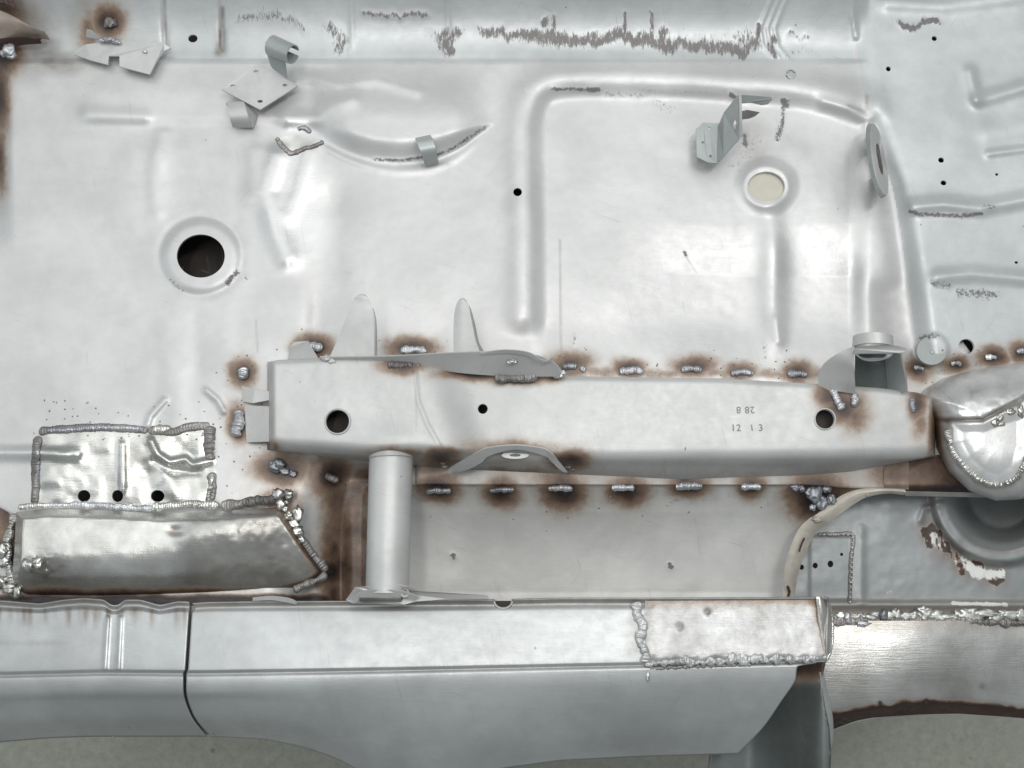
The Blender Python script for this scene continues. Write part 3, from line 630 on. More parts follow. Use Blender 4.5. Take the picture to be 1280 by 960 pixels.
# stamped figures
def text(name, body, px, py, z, size, rot, sp=1.0, parent=None):
    c = bpy.data.curves.new(name, 'FONT'); c.body = body; c.size = size; c.align_x = 'CENTER'; c.align_y = 'CENTER'; c.extrude = 0.0002; c.space_character = sp
    o = bpy.data.objects.new(name, c); COL.objects.link(o); o.location = V(px, py, z); o.rotation_euler = (0, 0, rot)
    dg = bpy.context.evaluated_depsgraph_get(); me = bpy.data.meshes.new_from_object(o.evaluated_get(dg)); mw = o.matrix_basis.copy()
    bpy.data.objects.remove(o); me.transform(mw); return link(name, me, M['stamp'], parent, smooth=False)
zz = rzat(930) + 0.0004
text('stamped_number', '28 8', 932, 512, zz, 0.0115, math.pi, 1.1, RAIL)
text('stamped_number', '12', 920, 535, zz, 0.0115, 0, 1.1, RAIL)
text('stamped_number', '1', 940, 535, zz, 0.0105, 0.1, 1.1, RAIL)
text('stamped_number', '3', 951, 535, zz, 0.0115, 0, 1.1, RAIL)

# ------------------------------------------------------------------ weld beads
def hz(x, y): return Hs(x, y) + 0.0015
for (x0, x1, y, r, par) in ((381, 404, 434, 5.5, PAN), (500, 534, 438, 4.5, PAN), (702, 722, 458, 4.5, PAN), (725, 733, 461, 4, PAN), (774, 804, 463.5, 4.6, PAN), (851, 878, 461.5, 4.4, PAN), (913, 942, 466, 4.0, PAN), (984, 1010, 468, 4.2, PAN),
                       (1142, 1156, 460, 3.6, PAN), (1188, 1202, 454, 3.2, TOE), (1231, 1246, 446, 3.4, TOE), (1270, 1290, 439, 3.6, TOE)):
    bead('weld_bead', crv([(x0, y + .6, hz(x0, y)), ((x0 + x1) / 2, y - .8, hz(x0, y) + .001), (x1, y + .8, hz(x1, y))]), r, M['weld'], par, label=None)
for (x0, x1, y, r) in ((532, 564, 614, 3.6), (612, 643, 613, 3.4), (685, 716, 611, 4), (764, 793, 610, 4), (844, 878, 608, 4.2), (926, 952, 609, 4)):
    z = 0.003
    bead('weld_bead', crv([(x0, y, z), ((x0 + x1) / 2, y - .8, z + .0012), (x1, y - .4, z)]), r, M['weld'], RAIL, flat=.7)
bead('weld_bead', crv([(303, 459, .006), (304, 466, .007), (302, 474, .006)]), 6.5, M['weld'], RAIL)
bead('weld_bead', crv([(298, 512, .006), (298, 528, .007), (294, 546, .006)]), 6.0, M['weld'], RAIL)
blobs('weld_bead', [(345, 582, .004, 9, 8), (349, 579, .007, 6, 6), (356, 589, .004, 6, 4), (366, 592, .003, 5, 4)], M['weld'], RAIL)
bead('weld_bead', crv([(406, 594, -.01), (414, 597, -.01), (423, 602, -.012)]), 4.5, M['weld_dark'], RAIL)
bead('weld_bead', crv([(1040, 486, .056), (1046, 497, .058), (1049, 505, .058), (1055, 511, .058)]), 4.8, M['weld'], RAIL)
bead('weld_bead', crv([(1067, 492, .057), (1070, 499, .058), (1066, 508, .058)]), 4.4, M['weld'], RAIL)
bead('weld_bead', crv([(1140, 497, .055), (1141, 506, .056), (1142, 516, .055)]), 4.4, M['weld'], RAIL)
bead('weld_bead', [(484, 456, .083), (500, 457, .082), (520, 458, .078), (526, 458, .076)], 5.0, M['weld_dark'], RAIL)
bead('weld_bead', [(618, 471, .068), (645, 473, .067), (672, 470, .067)], 5.5, M['weld_dark'], RAIL)
blobs('weld_bead', [(698, 469, .066, 6, 4), (703, 466, .066, 4, 3)], M['weld'], RAIL)
blobs('weld_bead', [(710, 578, .03, 5, 7), (716, 585, .02, 4, 4)], M['weld_dark'], RAIL)
blobs('weld_bead', [(553, 575, .03, 5, 6), (556, 583, .02, 4, 3)], M['weld_dark'], RAIL)
blobs('weld_bead', [(1019, 618, .004, 9, 10), (1012, 615, .004, 5, 5), (1026, 628, .001, 7, 9), (995, 609, .004, 6, 4), (1003, 611, .004, 4, 4), (1034, 612, .004, 5, 4), (1040, 624, .004, 5, 6), (1016, 634, 0, 4, 4)], M['weld'], RAIL, label='large blue grey weld lump beside the wheel arch flange')
blobs('weld_bead', [(138, 28, Hs(138, 28) + .002, 7, 8), (134, 30, Hs(134, 30) + .003, 4, 5)], M['weld_dark'], TUN)

# ------------------------------------------------------------------ tube between rail and sill, with its foot
TB = tube('cross_tube', V(489, 566, .050), V(484, 742, .052), 0.0258, 0.0248, M['rail'], SHELL, 0.002, 48, 'pale grey round tube running from rail to sill')
tube('tube_collar', V(489, 563, .052), V(489, 573, .052), 0.0285, 0.0262, M['bracket'], TB, 0.001, 48)
FOOT = grp('foot_bracket', SHELL, 'pale bracket clamping the tube foot to the sill edge')
plate('flange_plate', [(432, 750, .052), (444, 734, .066), (500, 730, .072), (514, 733, .072), (524, 739, .068), (610, 744, .054), (611, 749, .052), (560, 749, .054), (520, 752, .058), (505, 756, .06), (440, 754, .056)], M['bracket'], FOOT, 0.003)
ribbon('curled_lip', crv([(440, 748, .064), (452, 739, .072), (480, 737, .076), (505, 739, .076), (524, 746, .070)]), crv([(446, 752, .062), (456, 746, .068), (480, 745, .070), (503, 746, .070), (520, 750, .066)]), M['bracket'], FOOT, 0.0015)
tube('bushing', V(450, 746, .064), V(502, 746, .064), 0.0055, 0.0055, M['dull'], FOOT, 0.0015, 24)
tube('bushing', V(506, 741, .066), V(506, 741, .074), 0.006, 0.005, M['dull'], FOOT, 0.002, 20)

# ------------------------------------------------------------------ fins and shelf bracket on top of the rail
FIN = grp('shelf_bracket', SHELL, 'thin curled shelf with two upright fins on the rail')
ribbon('upright_fin', crv([(412, 447, .082), (424, 420, .087), (434, 393, .093), (441, 377, .096), (446, 370, .098), (452, 368, .098)], 5), crv([(468, 447, .082), (468, 425, .087), (467, 398, .093), (465, 382, .096), (461, 373, .098), (455, 368.5, .098)], 5), M['rail'], FIN, 0.0016, rows=4, bulge=0.001, label='tall rounded fin')
ribbon('upright_fin', crv([(567, 441, .083), (567, 415, .088), (568, 393, .092), (571, 380, .095), (574, 375, .096), (578, 373.5, .096)], 5), crv([(596, 441, .083), (592, 420, .088), (589, 400, .092), (586, 383, .095), (583, 376, .096), (579, 373.8, .096)], 5), M['rail'], FIN, 0.0016, rows=4, bulge=0.0015, label='narrow folded fin')
ribbon('fin_fold', crv([(586, 382, .095), (590, 400, .092), (595, 425, .087), (601, 441, .083)], 5), crv([(588, 386, .088), (593, 404, .085), (598, 427, .080), (605, 440, .078)], 5), M['bracket_cool'], FIN, 0.0012)
ribbon('fin_fold', crv([(465, 384, .096), (468, 400, .093), (468.5, 425, .087), (468.5, 446, .082)], 5), crv([(467, 388, .088), (470, 402, .085), (471, 426, .08), (471, 446, .078)], 5), M['rail'], FIN, 0.0012)
ribbon('shelf', crv([(400, 446, .086), (480, 445, .088), (560, 441, .092), (620, 439, .095), (655, 441, .095), (680, 447, .09), (696, 456, .083), (702, 466, .076)], 5),
       crv([(400, 449, .081), (480, 452, .079), (540, 461, .072), (590, 467, .068), (640, 470, .067), (670, 470, .067), (690, 470, .067), (700, 470, .067)], 5), M['bracket'], FIN, 0.0018, rows=3, label='grey shelf plate with a curled right end')
ribbon('shelf_lip', crv([(600, 441, .096), (630, 437, .102), (660, 440, .102), (676, 449, .097), (684, 450, .094), (690, 446, .094)], 5), crv([(600, 443, .094), (632, 441, .097), (658, 444, .097), (674, 452, .092), (684, 453, .09), (692, 449, .09)], 5), M['bracket'], FIN, 0.0012)
blobs('bolt', [(640, 452, .089, 6, 3), (640, 452, .091, 3, 1.5)], M['weld'], FIN)
blobs('weld_bead', [(408, 448, .084, 5, 4), (414, 451, .083, 5, 4), (411, 455, .081, 4, 3)], M['bracket'], FIN)

# ------------------------------------------------------------------ arched bracket below the rail
AR = grp('arched_bracket', SHELL, 'low arched bracket with a washer under the rail')
oc = crv([(560, 587, .030), (575, 577, .045), (598, 564, .066), (612, 559, .072), (645, 556, .075), (678, 560, .072), (690, 567, .066), (700, 578, .045), (709, 590, .030)], 5)
ic = crv([(574, 589, .028), (588, 585, .038), (603, 577, .052), (612, 569, .062), (645, 561, .069), (680, 569, .062), (688, 575, .052), (697, 584, .038), (704, 589, .030)], 5)
ribbon('arch_strap', oc, ic, M['rail'], AR, 0.002, rows=2)
ribbon('arch_web', crv([(600, 573, .052), (616, 563, .062), (645, 560, .066), (676, 564, .062), (688, 573, .052)], 5), crv([(598, 583, .022), (616, 582, .024), (645, 582, .026), (676, 583, .024), (694, 585, .022)], 5), M['bracket_cool'], AR, 0.0015, rows=3)
el = lambda cx, cy, rx, ry, z: [(cx + rx * math.cos(a), cy + ry * math.sin(a), z) for a in np.linspace(0, 2 * math.pi, 33)[:-1]]
plate('washer', el(644, 569, 17, 4.5, .056), M['bracket'], AR, 0.0015, holes=[(644, 569, .056, 7, 1.8)])

# ------------------------------------------------------------------ U bracket with collar at the right end of the rail
UBK = grp('cup_bracket', SHELL, 'pale U shaped bracket with a round collar on top')
ribbon('left_cheek', crv([(1024, 487, .050), (1023, 470, .060), (1029, 456, .075), (1042, 445, .090), (1056, 438, .100), (1067, 434, .105)], 5), crv([(1069, 492, .060), (1069, 480, .075), (1068, 468, .085), (1067, 456, .095), (1067, 444, .10), (1067, 436, .105)], 5), M['bracket'], UBK, 0.0018, rows=3, bulge=0.004)
ribbon('right_cheek', crv([(1126, 441, .098), (1129, 455, .09), (1132, 470, .08), (1134, 490, .062)], 5), crv([(1106, 441, .05), (1108, 455, .045), (1109, 470, .04), (1110, 490, .03)], 5), M['bracket_cool'], UBK, 0.0022, rows=2)
ribbon('back_wall', crv([(1069, 440, .05), (1090, 440, .045), (1110, 440, .05)]), crv([(1069, 490, .03), (1090, 490, .028), (1110, 490, .03)]), M['arch'], UBK, 0.0015)  # dark liner colour paints in the shade inside the cup
plate('top_plate', crv([(1066, 436, .105), (1078, 433, .108), (1100, 432, .108), (1120, 432, .106), (1131, 435, .103), (1134, 438, .101), (1128, 442, .10), (1118, 441, .101), (1112, 447, .092), (1096, 451, .088), (1080, 450, .090), (1068, 442, .10)], 4), M['bracket'], UBK, 0.002, holes=[(1091, 444, .095, 18, 4)])
tube('collar', V(1091, 435, .083), V(1091, 421.5, .083), 0.0232, 0.0225, M['bracket'], UBK, 0.002, 44)

# ------------------------------------------------------------------ brackets on the upper pan
BR = grp('diamond_bracket', SHELL, 'diamond shaped plate with curled clips at the upper left')
plate('diamond_plate', [(277, 112, .022), (325, 137, .024), (372, 107, .024), (330, 82, .024), (322, 79, .024)], M['bracket'], BR, 0.0028, holes=[(291, 107.5, .022, 3, 1.7), (320, 89.5, .0236, 3, 1.7), (356, 106.5, .024, 3, 1.7), (325, 126.5, .0238, 3.4, 1.8)])
a = crv([(283, 132, .014), (283, 128, .020), (286, 139, .024), (288, 150, .020), (291, 159, .006)], 5); b = crv([(305, 130, .014), (305, 127, .020), (308, 138, .024), (312, 150, .020), (317, 159, .006)], 5)
ribbon('curled_clip', a, b, M['bracket'], BR, 0.0014)
ribbon('clip_side', crv([(305, 128, .020), (308, 138, .024), (312, 150, .020), (316, 159, .006)], 4), crv([(306, 128, .006), (320, 142, .006), (319, 152, .004), (316, 159, .002)], 4), M['bracket'], BR, 0.0014)
tube('curled_clip', V(340, 57, .052), V(366, 68, .060), 0.0135, 0.0125, M['bracket_cool'], BR, 0.0016, 40, a0=-2.1, a1=3.6)
ribbon('clip_leg', crv([(332, 52, .052), (334, 66, .044), (338, 80, .034), (342, 86, .026)], 4), crv([(352, 62, .056), (356, 76, .046), (358, 88, .034), (359, 98, .026)], 4), M['bracket_cool'], BR, 0.0016)
CL = grp('small_clip', SHELL, 'small bent strap clip standing in the curved recess')
ribbon('strap', crv([(519, 173, .022), (521, 178, .028), (526, 190, .026), (530, 203, .012), (532, 208, .004)], 5), crv([(538, 169, .022), (541, 175, .028), (545, 187, .026), (547, 199, .012), (548, 204, .004)], 5), M['bracket_cool'], CL, 0.0015)
# small patch under a rough weld
b0 = crv([(346, 172, 0), (352, 182, 0), (364, 191, 0), (380, 186, 0), (396, 181, 0), (404, 176, 0)], 6)
bead('weld_bead', [(x, y, Hs(x, y) + .001) for x, y, _ in b0], 3.2, M['weld_dark'], PAN, jit=.6)
b0 = crv([(372, 162, 0), (380, 159, 0), (388, 166, 0)], 4); bead('weld_bead', [(x, y, Hs(x, y) + .001) for x, y, _ in b0], 3.0, M['weld'], PAN, jit=.6)
gridsheet('small_patch', [(346, 171), (372, 168), (404, 175), (396, 181), (380, 186), (364, 191), (352, 182)], lambda X, Y, d: H(X, Y) + .0012 + .0015 * fbm(X, Y, 14, 5, 2), lambda X, Y, d: np.stack([0 * X, 0 * X, 0 * X + .4, 0 * X], -1), M['polished'], PAN, 1.5, label='small shiny triangular patch with a rough weld edge')
# plate at the top left
TL = grp('edge_bracket', SHELL, 'notched plate welded along the top left edge')
plate('bracket_plate', [(96, 62, .012), (108, 55, .014), (150, 50, .016), (205, 54, .016), (214, 60, .012), (205, 64, .013), (196, 76, .016), (187, 93, .018), (149, 83, .017), (149, 70, .017), (136, 70, .016), (135, 81, .016), (112, 75, .014), (92, 68, .010)], M['bracket'], TL, 0.0024)
ribbon('edge_curl', crv([(-60, 8, .05), (-10, 12, .05), (10, 18, .045), (32, 30, .035), (60, 46, .02)], 5), crv([(-60, 52, .03), (-10, 50, .03), (10, 47, .03), (30, 46, .02), (62, 49, .012)], 5), M['brown'], TL, 0.002, rows=5, bulge=0.015)
ribbon('edge_roll', crv([(-50, 50, .03), (0, 48, .032), (25, 46, .03), (52, 49, .02)], 5), crv([(-50, 64, .012), (0, 62, .014), (25, 56, .014), (52, 54, .014)], 5), M['rust'], TL, 0.0015, rows=3, bulge=0.004)
blobs('weld_bead', [(10, 62, .042, 8, 8), (14, 68, .04, 6, 6), (5, 66, .04, 6, 5)], M['weld'], TL)
blobs('weld_bead', [(128, 50, .020, 7, 3), (136, 49, .022, 7, 4), (145, 52, .02, 6, 3)], M['weld'], TL); blobs('weld_bead', [(181, 64, .019, 3, 2)], M['weld'], TL)
plate('tab', [(107, 46, .02), (108, 36, .03), (114, 37, .03), (122, 44, .025), (122, 49, .02)], M['bracket'], TL, .002)
plate('dark_edge_piece', [(-60, -60, .06), (10, -60, .06), (16, 0, .06), (20, 12, .055), (6, 4, .055), (-60, 4, .055)], M['rust'], TL, 0.003)

# angled bracket on the upper right
LB = grp('angle_bracket', SHELL, 'folded angle bracket with small holes, two prongs behind')
plate('base_tab', [(870, 161, .020), (879, 153, .022), (900, 154, .026), (900, 200, .026), (897, 204, .025), (885, 203, .022), (871, 196, .020)], M['bracket_cool'], LB, 0.002, holes=[(886.5, 160, .0228, 1.7, 1.5), (878.5, 178, .021, 1.7, 1.5), (888, 195, .0225, 1.7, 1.5)])
plate('web', [(897, 204, .024), (899, 158, .026), (906, 141, .045), (924, 118, .080), (925, 174, .052), (906, 195, .034)], M['bracket_cool'], LB, off=(-0.0018, 0, 0), holes=[])
plate('dark_slot', [(916, 157, .0645), (918, 150, .067), (920, 154, .066), (919, 161, .062), (917, 162, .061)], M['bracket'], LB, off=(0.0006, 0, 0.0006))
ribbon('folded_edge', crv([(923.5, 119, .083), (924.5, 145, .07), (926, 172, .055)]), crv([(926.5, 118, .083), (927.5, 145, .07), (928, 172, .053)]), M['bracket'], LB, 0.001)
plate('prong', [(926, 119, .083), (930, 118, .083), (964, 121, .075), (966, 124, .073), (960, 130, .068), (952, 131, .066), (940, 128, .070), (934, 128, .072), (926, 129, .074)], M['bracket_cool'], LB, 0.0016)
plate('prong', [(926, 139, .066), (934, 137, .064), (950, 140, .055), (944, 145, .052), (936, 148, .054), (927, 149, .058)], M['dull'], LB, 0.0016)
# ring flange seen almost edge-on
RG = grp('ring_flange', SHELL, 'round dished flange standing edge-on at the right')
def ring(cx, cy, z, rx, ry, rot, n=40):
    out = []
    for a in np.linspace(0, 2 * math.pi, n):
        x = rx * math.cos(a); y = ry * math.sin(a); out.append((cx + x * math.cos(rot) - y * math.sin(rot), cy + x * math.sin(rot) + y * math.cos(rot), z - 0.020 * math.cos(a)))
    return out
ro = -0.17
ribbon('outer_rim', ring(1094, 201, .028, 8, 47, ro), ring(1099, 200, .040, 8, 45, ro), M['bracket_cool'], RG, 0.0014)
ribbon('dished_face', ring(1099, 200, .040, 8, 45, ro), ring(1099, 199, .034, 3.0, 20, ro), M['bracket'], RG, 0.0014)
ribbon('hub', ring(1099, 199, .034, 3.0, 20, ro), ring(1095, 199, .022, 2.5, 16, ro), M['dull'], RG, 0.0014)

# round plug and half-covered hole on the toe board
plate('round_plug', [(1165 + 19 * math.cos(a), 438 + 18 * math.sin(a), Hs(1165, 438) + .0008 + .0035 * math.sin(a)) for a in np.linspace(0, 2 * math.pi, 37)[:-1]], M['bracket_cool'], TOE, .006, bevel=.0010)
blobs('plug_dimple', [(1165, 440, Hs(1165, 440) + .0022, 2.5, 2.5)], M['toe'], TOE, .3)
plate('hole_shutter', [(1196, 428, -.006), (1203, 426, -.006), (1214, 441, -.006), (1212, 446, -.006), (1198, 444, -.006)], M['toe'], TOE, 0.0015)
blobs('hole_cover', [(988.5, 93, Hs(996, 93) - .002, 7, 6.5)], M['bracket_cool'], PAN, .15)

# ------------------------------------------------------------------ weld lines of the patch
def bl(pts, r, mat='weld', par=None, jit=.5, dz=.001, **k):
    q = crv([(x, y, 0) for x, y in pts], 8); return bead('weld_seam', [(x, y, Hs(x, y) + dz) for x, y, _ in q], r, M[mat], par or PATCH, **{'jit': jit, **k})
bl([(48, 540), (70, 537), (120, 534), (165, 536), (185, 538)], 5, 'weld_dark', spacing=.4, flat=.22, jit=.3)
bl([(58, 538), (80, 538), (120, 535), (150, 535), (178, 537)], 3.6, 'weld', spacing=1.2, flat=.7)
bl([(185, 538), (215, 540), (235, 534), (262, 532)], 5.5, 'weld_dark', spacing=.4, flat=.22, jit=.3)
bl([(190, 538), (214, 536)], 5, 'bright', flat=.5); bl([(225, 534), (252, 530)], 2.6, 'weld', spacing=1.6)
bl([(47, 545), (44, 575), (44, 605), (43, 630)], 5, 'weld_dark', spacing=.4, flat=.22, jit=.3)
bl([(46, 552), (47, 580), (45, 600), (43, 625)], 2.8, 'weld', spacing=2.0)
bl([(262, 532), (262, 560), (263, 575)], 6.5, 'weld_dark', spacing=.9, flat=.5); bl([(258, 538), (264, 552), (258, 564)], 4.6, 'weld', spacing=1.3)
bl([(265, 590), (265, 610), (262, 632)], 5, 'weld_dark', spacing=.8, flat=.3); bl([(265, 592), (265, 606), (261, 620), (262, 632)], 4, 'bright', spacing=1.8, flat=.8)

# ------------------------------------------------------------------ outrigger box lower left
OUT = [(20, 640), (60, 636), (140, 638), (200, 642), (262, 640), (310, 636), (352, 634), (362, 650), (385, 685), (408, 712), (405, 722), (385, 734), (340, 744), (250, 748), (120, 752), (30, 750), (14, 730), (18, 690)]
fold = tab([(0, 694), (40, 692), (180, 690), (225, 676), (262, 660), (300, 650), (420, 646)], 40)
def ozf(X, Y, d):
    f = fold(X); up = np.clip((Y - 636) / np.maximum(f - 636, 6), 0, 1); dn = np.clip((Y - f) / np.maximum(752 - f, 6), 0, 1)
    z = 0.034 + 0.010 * np.sin(up * math.pi / 2) - 0.052 * dn ** 1.9 - 0.012 * sm(250, 410, X) + 0.020 * (1 - np.clip(d / 9, 0, 1)) * -1
    z += 0.006 * fbm(X, Y, 55, 91, 3) * sm(0, 20, d) + 0.0035 * fbm(X, Y, 18, 92, 3) * sm(240, 300, X)
    z += 0.006 * np.exp(-(ell(X, Y, 36, 704, 10, 8)) ** 2) - 0.004 * np.exp(-(ell(X, Y, 218, 664, 10, 6)) ** 2)
    z += 0.004 * np.exp(-(ell(X, Y, 60, 710, 26, 16)) ** 2) * fbm(X, Y, 12, 93, 3) * 3
    return z
def omf(X, Y, d):
    m = np.zeros(X.shape + (4,)); dk = sm(235, 290, X + (640 - Y) * -0.6 - 20 + 60 * fbm(X, Y, 40, 12))
    m[..., 2] = .55 - .35 * dk
    m[..., 0] = np.clip(.85 * sm(26, 4, 752 - Y + 10 * fbm(X, Y, 30, 7)) + .5 * np.exp(-((X - 410) / 22) ** 2) + .7 * sm(14, 2, d) * sm(330, 370, X) + .3 * np.exp(-ell(X, Y, 215, 664, 10, 6) ** 2), 0, 1)
    m[..., 3] = np.clip(dk * (.42 + .9 * fbm(X, Y, 50, 14)) + .25 * sm(700, 740, Y) + .5 * np.exp(-ell(X, Y, 60, 714, 26, 20) ** 2) * (1 + 2 * fbm(X, Y, 20, 16)) + .35 * np.exp(-ell(X, Y, 36, 650, 16, 30) ** 2), 0, 1)
    return m
OB = gridsheet('outrigger_box', OUT, ozf, omf, M['polished'], SHELL, 2.0, label='folded shiny metal box with a slanted mottled right end')
def oz(x, y):
    X = np.array([float(x)]); Y = np.array([float(y)]); return float(ozf(X, Y, dpoly(X, Y, OUT, True)[0])[0])
def ol(pts, r, mat, n=8, dz=.002, **k):
    q = crv([(x, y, 0) for x, y in pts], n); return bead('weld_seam', [(x, y, oz(x, y) * .0 + .018 + dz) for x, y, _ in q], r, M[mat], OB, jit=.6, **k)
ol([(22, 634), (50, 632), (90, 632)], 3.4, 'bright', spacing=.5, flat=.4); ol([(60, 632), (105, 631), (150, 634), (195, 636)], 3.6, 'weld', spacing=.7)
ol([(130, 633), (165, 632), (150, 633)], 3.0, 'bright'); ol([(190, 634), (215, 632), (240, 630), (262, 631), (275, 632)], 4.8, 'bright', spacing=.5, flat=.4); ol([(276, 631), (300, 630), (322, 626), (345, 624)], 6, 'weld_dark', spacing=.8)
ol([(300, 628), (318, 618), (340, 622)], 4, 'bright', jit_=None) if False else None
blobs('weld_lump', [(348, 617, .02, 7, 7), (361, 618, .018, 6, 6), (350, 630, .02, 5, 7), (358, 628, .018, 3, 3), (356, 636, .018, 4, 4), (360, 645, .018, 5, 5), (372, 643, .016, 6, 10), (366, 655, .017, 8, 6), (370, 665, .016, 9, 7), (376, 675, .014, 5, 5)], M['bright'], OB, label='cluster of pale pinkish weld lumps')
bead('weld_seam', crv([(376, 674, .012), (388, 690, .008), (400, 704, .004), (408, 714, 0)], 8), 5.5, M['weld_dark'], OB, jit=.5)
bead('weld_seam', crv([(408, 716, 0), (398, 724, .004), (384, 730, .008), (366, 738, .01)], 8), 4.5, M['weld_dark'], OB, jit=.7)
bead('weld_seam', crv([(20, 642, .012), (13, 662, .010), (8, 682, .012), (10, 705, .010), (14, 728, .010), (20, 745, .01)], 8), 5.5, M['bright'], OB, jit=.7, label='ragged pale weld down the left edge')
blobs('weld_lump', [(0, 690, .015, 9, 9), (4, 702, .012, 7, 7), (-2, 728, .012, 10, 9), (10, 735, .014, 8, 6), (22, 740, .014, 4, 8)], M['bright'], OB)
blobs('weld_lump', [(34, 706, .052, 7, 7)], M['bright'], OB); blobs('weld_lump', [(46, 703, .055, 6, 7)], M['bright'], OB)
# burnt side sheet left of the box
def lm(X, Y, d):
    m = np.zeros(X.shape + (4,)); m[..., 0] = np.clip(.35 + .8 * fbm(X, Y, 30, 41) + .5 * sm(650, 730, Y), 0, 1); return m
gridsheet('edge_closure', [(-64, 600), (10, 640), (22, 660), (16, 700), (26, 752), (-64, 756)], lambda X, Y, d: 0.006 - 0.03 * sm(690, 750, Y), lm, M['rail'], SHELL, 3.0)

# ------------------------------------------------------------------ sill
yL = tab([(-70, 752), (0, 751), (50, 755), (80, 750), (105, 748), (130, 750), (139, 757), (148, 757), (156, 750), (175, 750), (200, 757), (222, 752), (245, 753)], 3)
yR = tab([(235, 755), (260, 753), (330, 752), (370, 752), (610, 750), (620, 750), (700, 748), (830, 748), (1040, 747)], 4)
ybl = tab([(-70, 934), (0, 928), (60, 923), (110, 921), (270, 921), (330, 924), (380, 934), (420, 948), (470, 975), (560, 985), (620, 962), (700, 951), (800, 946), (930, 942)], 10)
ycr = tab([(-70, 846), (0, 844), (130, 841), (250, 842), (500, 838), (800, 832), (1000, 828), (1040, 827)], 10)
yhl = lambda k: (lambda x: ycr(x) + (ybl(x) - ycr(x)) * k)
def smask(X, Y, d):
    m = np.zeros(X.shape + (4,))
    left = sm(236, 230, X)
    a = left * (.8 * sm(798, 768, Y) * sm(757, 763, Y) * np.clip(0.35 + 3.0 * fbm(X * 5, Y * .5, 40, 51), 0, 1.2) + .35 * np.exp(-((Y - 804) / 5) ** 2) * sm(120, 60, X) + .5 * np.exp(-((Y - 758) / 8) ** 2))
    a = np.maximum(a, .9 * ridge(X, Y, [(-60, 846), (130, 842), (500, 839), (800, 833), (1040, 828)], 2.6) * .5)
    a = np.maximum(a, .5 * sm(764, 752, Y) + .25 * sm(780, 755, Y) * (1 + fbm(X, Y, 30, 5)))
    a = np.maximum(a, .5 * np.exp(-((X - 797) / 14) ** 2) * sm(832, 810, Y))
    a = np.maximum(a, .10 + .3 * fbm(X, Y, 80, 33))
    m[..., 3] = np.clip(a, 0, 1); m[..., 1] = np.maximum(.9 * ridge(X, Y, [(266, 917), (268, 918)], 2), .9 * ridge(X, Y, [(161, 910), (162, 910)], 2))
    m[..., 2] = left * .35 * sm(840, 830, Y)
    m[..., 0] = .35 * np.exp(-((X - 250) / 30) ** 2) * sm(775, 755, Y) * .6
    return m
srow = lambda x0, x1, yy, z: (x0, x1, yy, z)
sadd = lambda X, Y: 0.0014 * fbm(X, Y, 90, 61, 3) + 0.0016 * (ridge(X, Y, [(135, 772), (131, 836)], 2.5) + ridge(X, Y, [(151, 772), (148, 836)], 2.5)) * 1.4 - 0.0035 * ridge(X, Y, [(0, 738)], 1) * 0
LS = strip('sill_panel', [srow(-66, 232, lambda x: yL(x) - 1, .036), srow(-66, 236, yL, .038), srow(-66, 237, lambda x: yL(x) + 6, .036), srow(-66, 236, lambda x: yL(x) * .6 + 785 * .4, .040), srow(-66, 231, lambda x: ycr(x) - 4, .047), srow(-66, 229, ycr, .043), srow(-66, 229, lambda x: ycr(x) + 4, .046),
     srow(-66, 229, lambda x: ycr(x) + 22, .044), srow(-66, 231, yhl(.42), .034), srow(-66, 240, yhl(.7), .014), srow(-66, 258, ybl, -.018)], M['sill'], SHELL, 2, 2.5, add=sadd, mf=smask, label='scratched left sill section with a narrow vertical rib', solid=0.0016)
def sadd2(X, Y): return 0.0022 * fbm(X, Y, 150, 62, 3)
RS = strip('sill_panel', [srow(240, 1036, lambda x: yR(x) - 1, .037), srow(241, 1036, yR, .039), srow(243, 1036, lambda x: yR(x) + 6, .036), srow(240, 1036, lambda x: yR(x) * .62 + 785 * .38, .039), srow(235, 1034, lambda x: ycr(x) - 4, .047), srow(233, 1032, ycr, .043), srow(233, 998, lambda x: ycr(x) + 4, .046),
     srow(233, 994, lambda x: ycr(x) + 22, .044), srow(235, 977, yhl(.42), .034), srow(244, 955, yhl(.7), .014), srow(264, 922, ybl, -.018)], M['sill'], SHELL, 2, 2.5, add=sadd2, mf=smask, holes=[(629, 751, 11, 9)], label='long smooth right sill section curving under', solid=0.0016)
strip('gap_backing', [srow(225, 250, 757, .028), srow(220, 246, 842, .030), srow(222, 250, 880, .022), srow(235, 275, 918, -.016)], M['dull'], SHELL, 4, 8)
arc_ = [(629 + 11.5 * math.cos(a), 751 + 9.5 * math.sin(a)) for a in np.linspace(0.05, math.pi - .05, 15)]
ribbon('notch_edge', [(x, y, .0385) for x, y in arc_], [(629 + (x - 629) * .9, 751 + (y - 751) * .9, .032) for x, y in arc_], M['bracket'], RS, .001)
plate('notch_shade', [(614, 751, .015), (644, 751, .015), (644, 768, .015), (614, 768, .015)], M['cavity_shade'], SHELL, .001, bevel=0)  # dark sheet added for the shade inside the notch
ribbon('flange_lip', crv([(316, 747, .042), (340, 745, .044), (362, 748, .044), (372, 753, .042)], 5), crv([(316, 751, .040), (340, 750, .042), (360, 753, .041), (370, 755, .040)], 5), M['bracket'], RS, .0014)
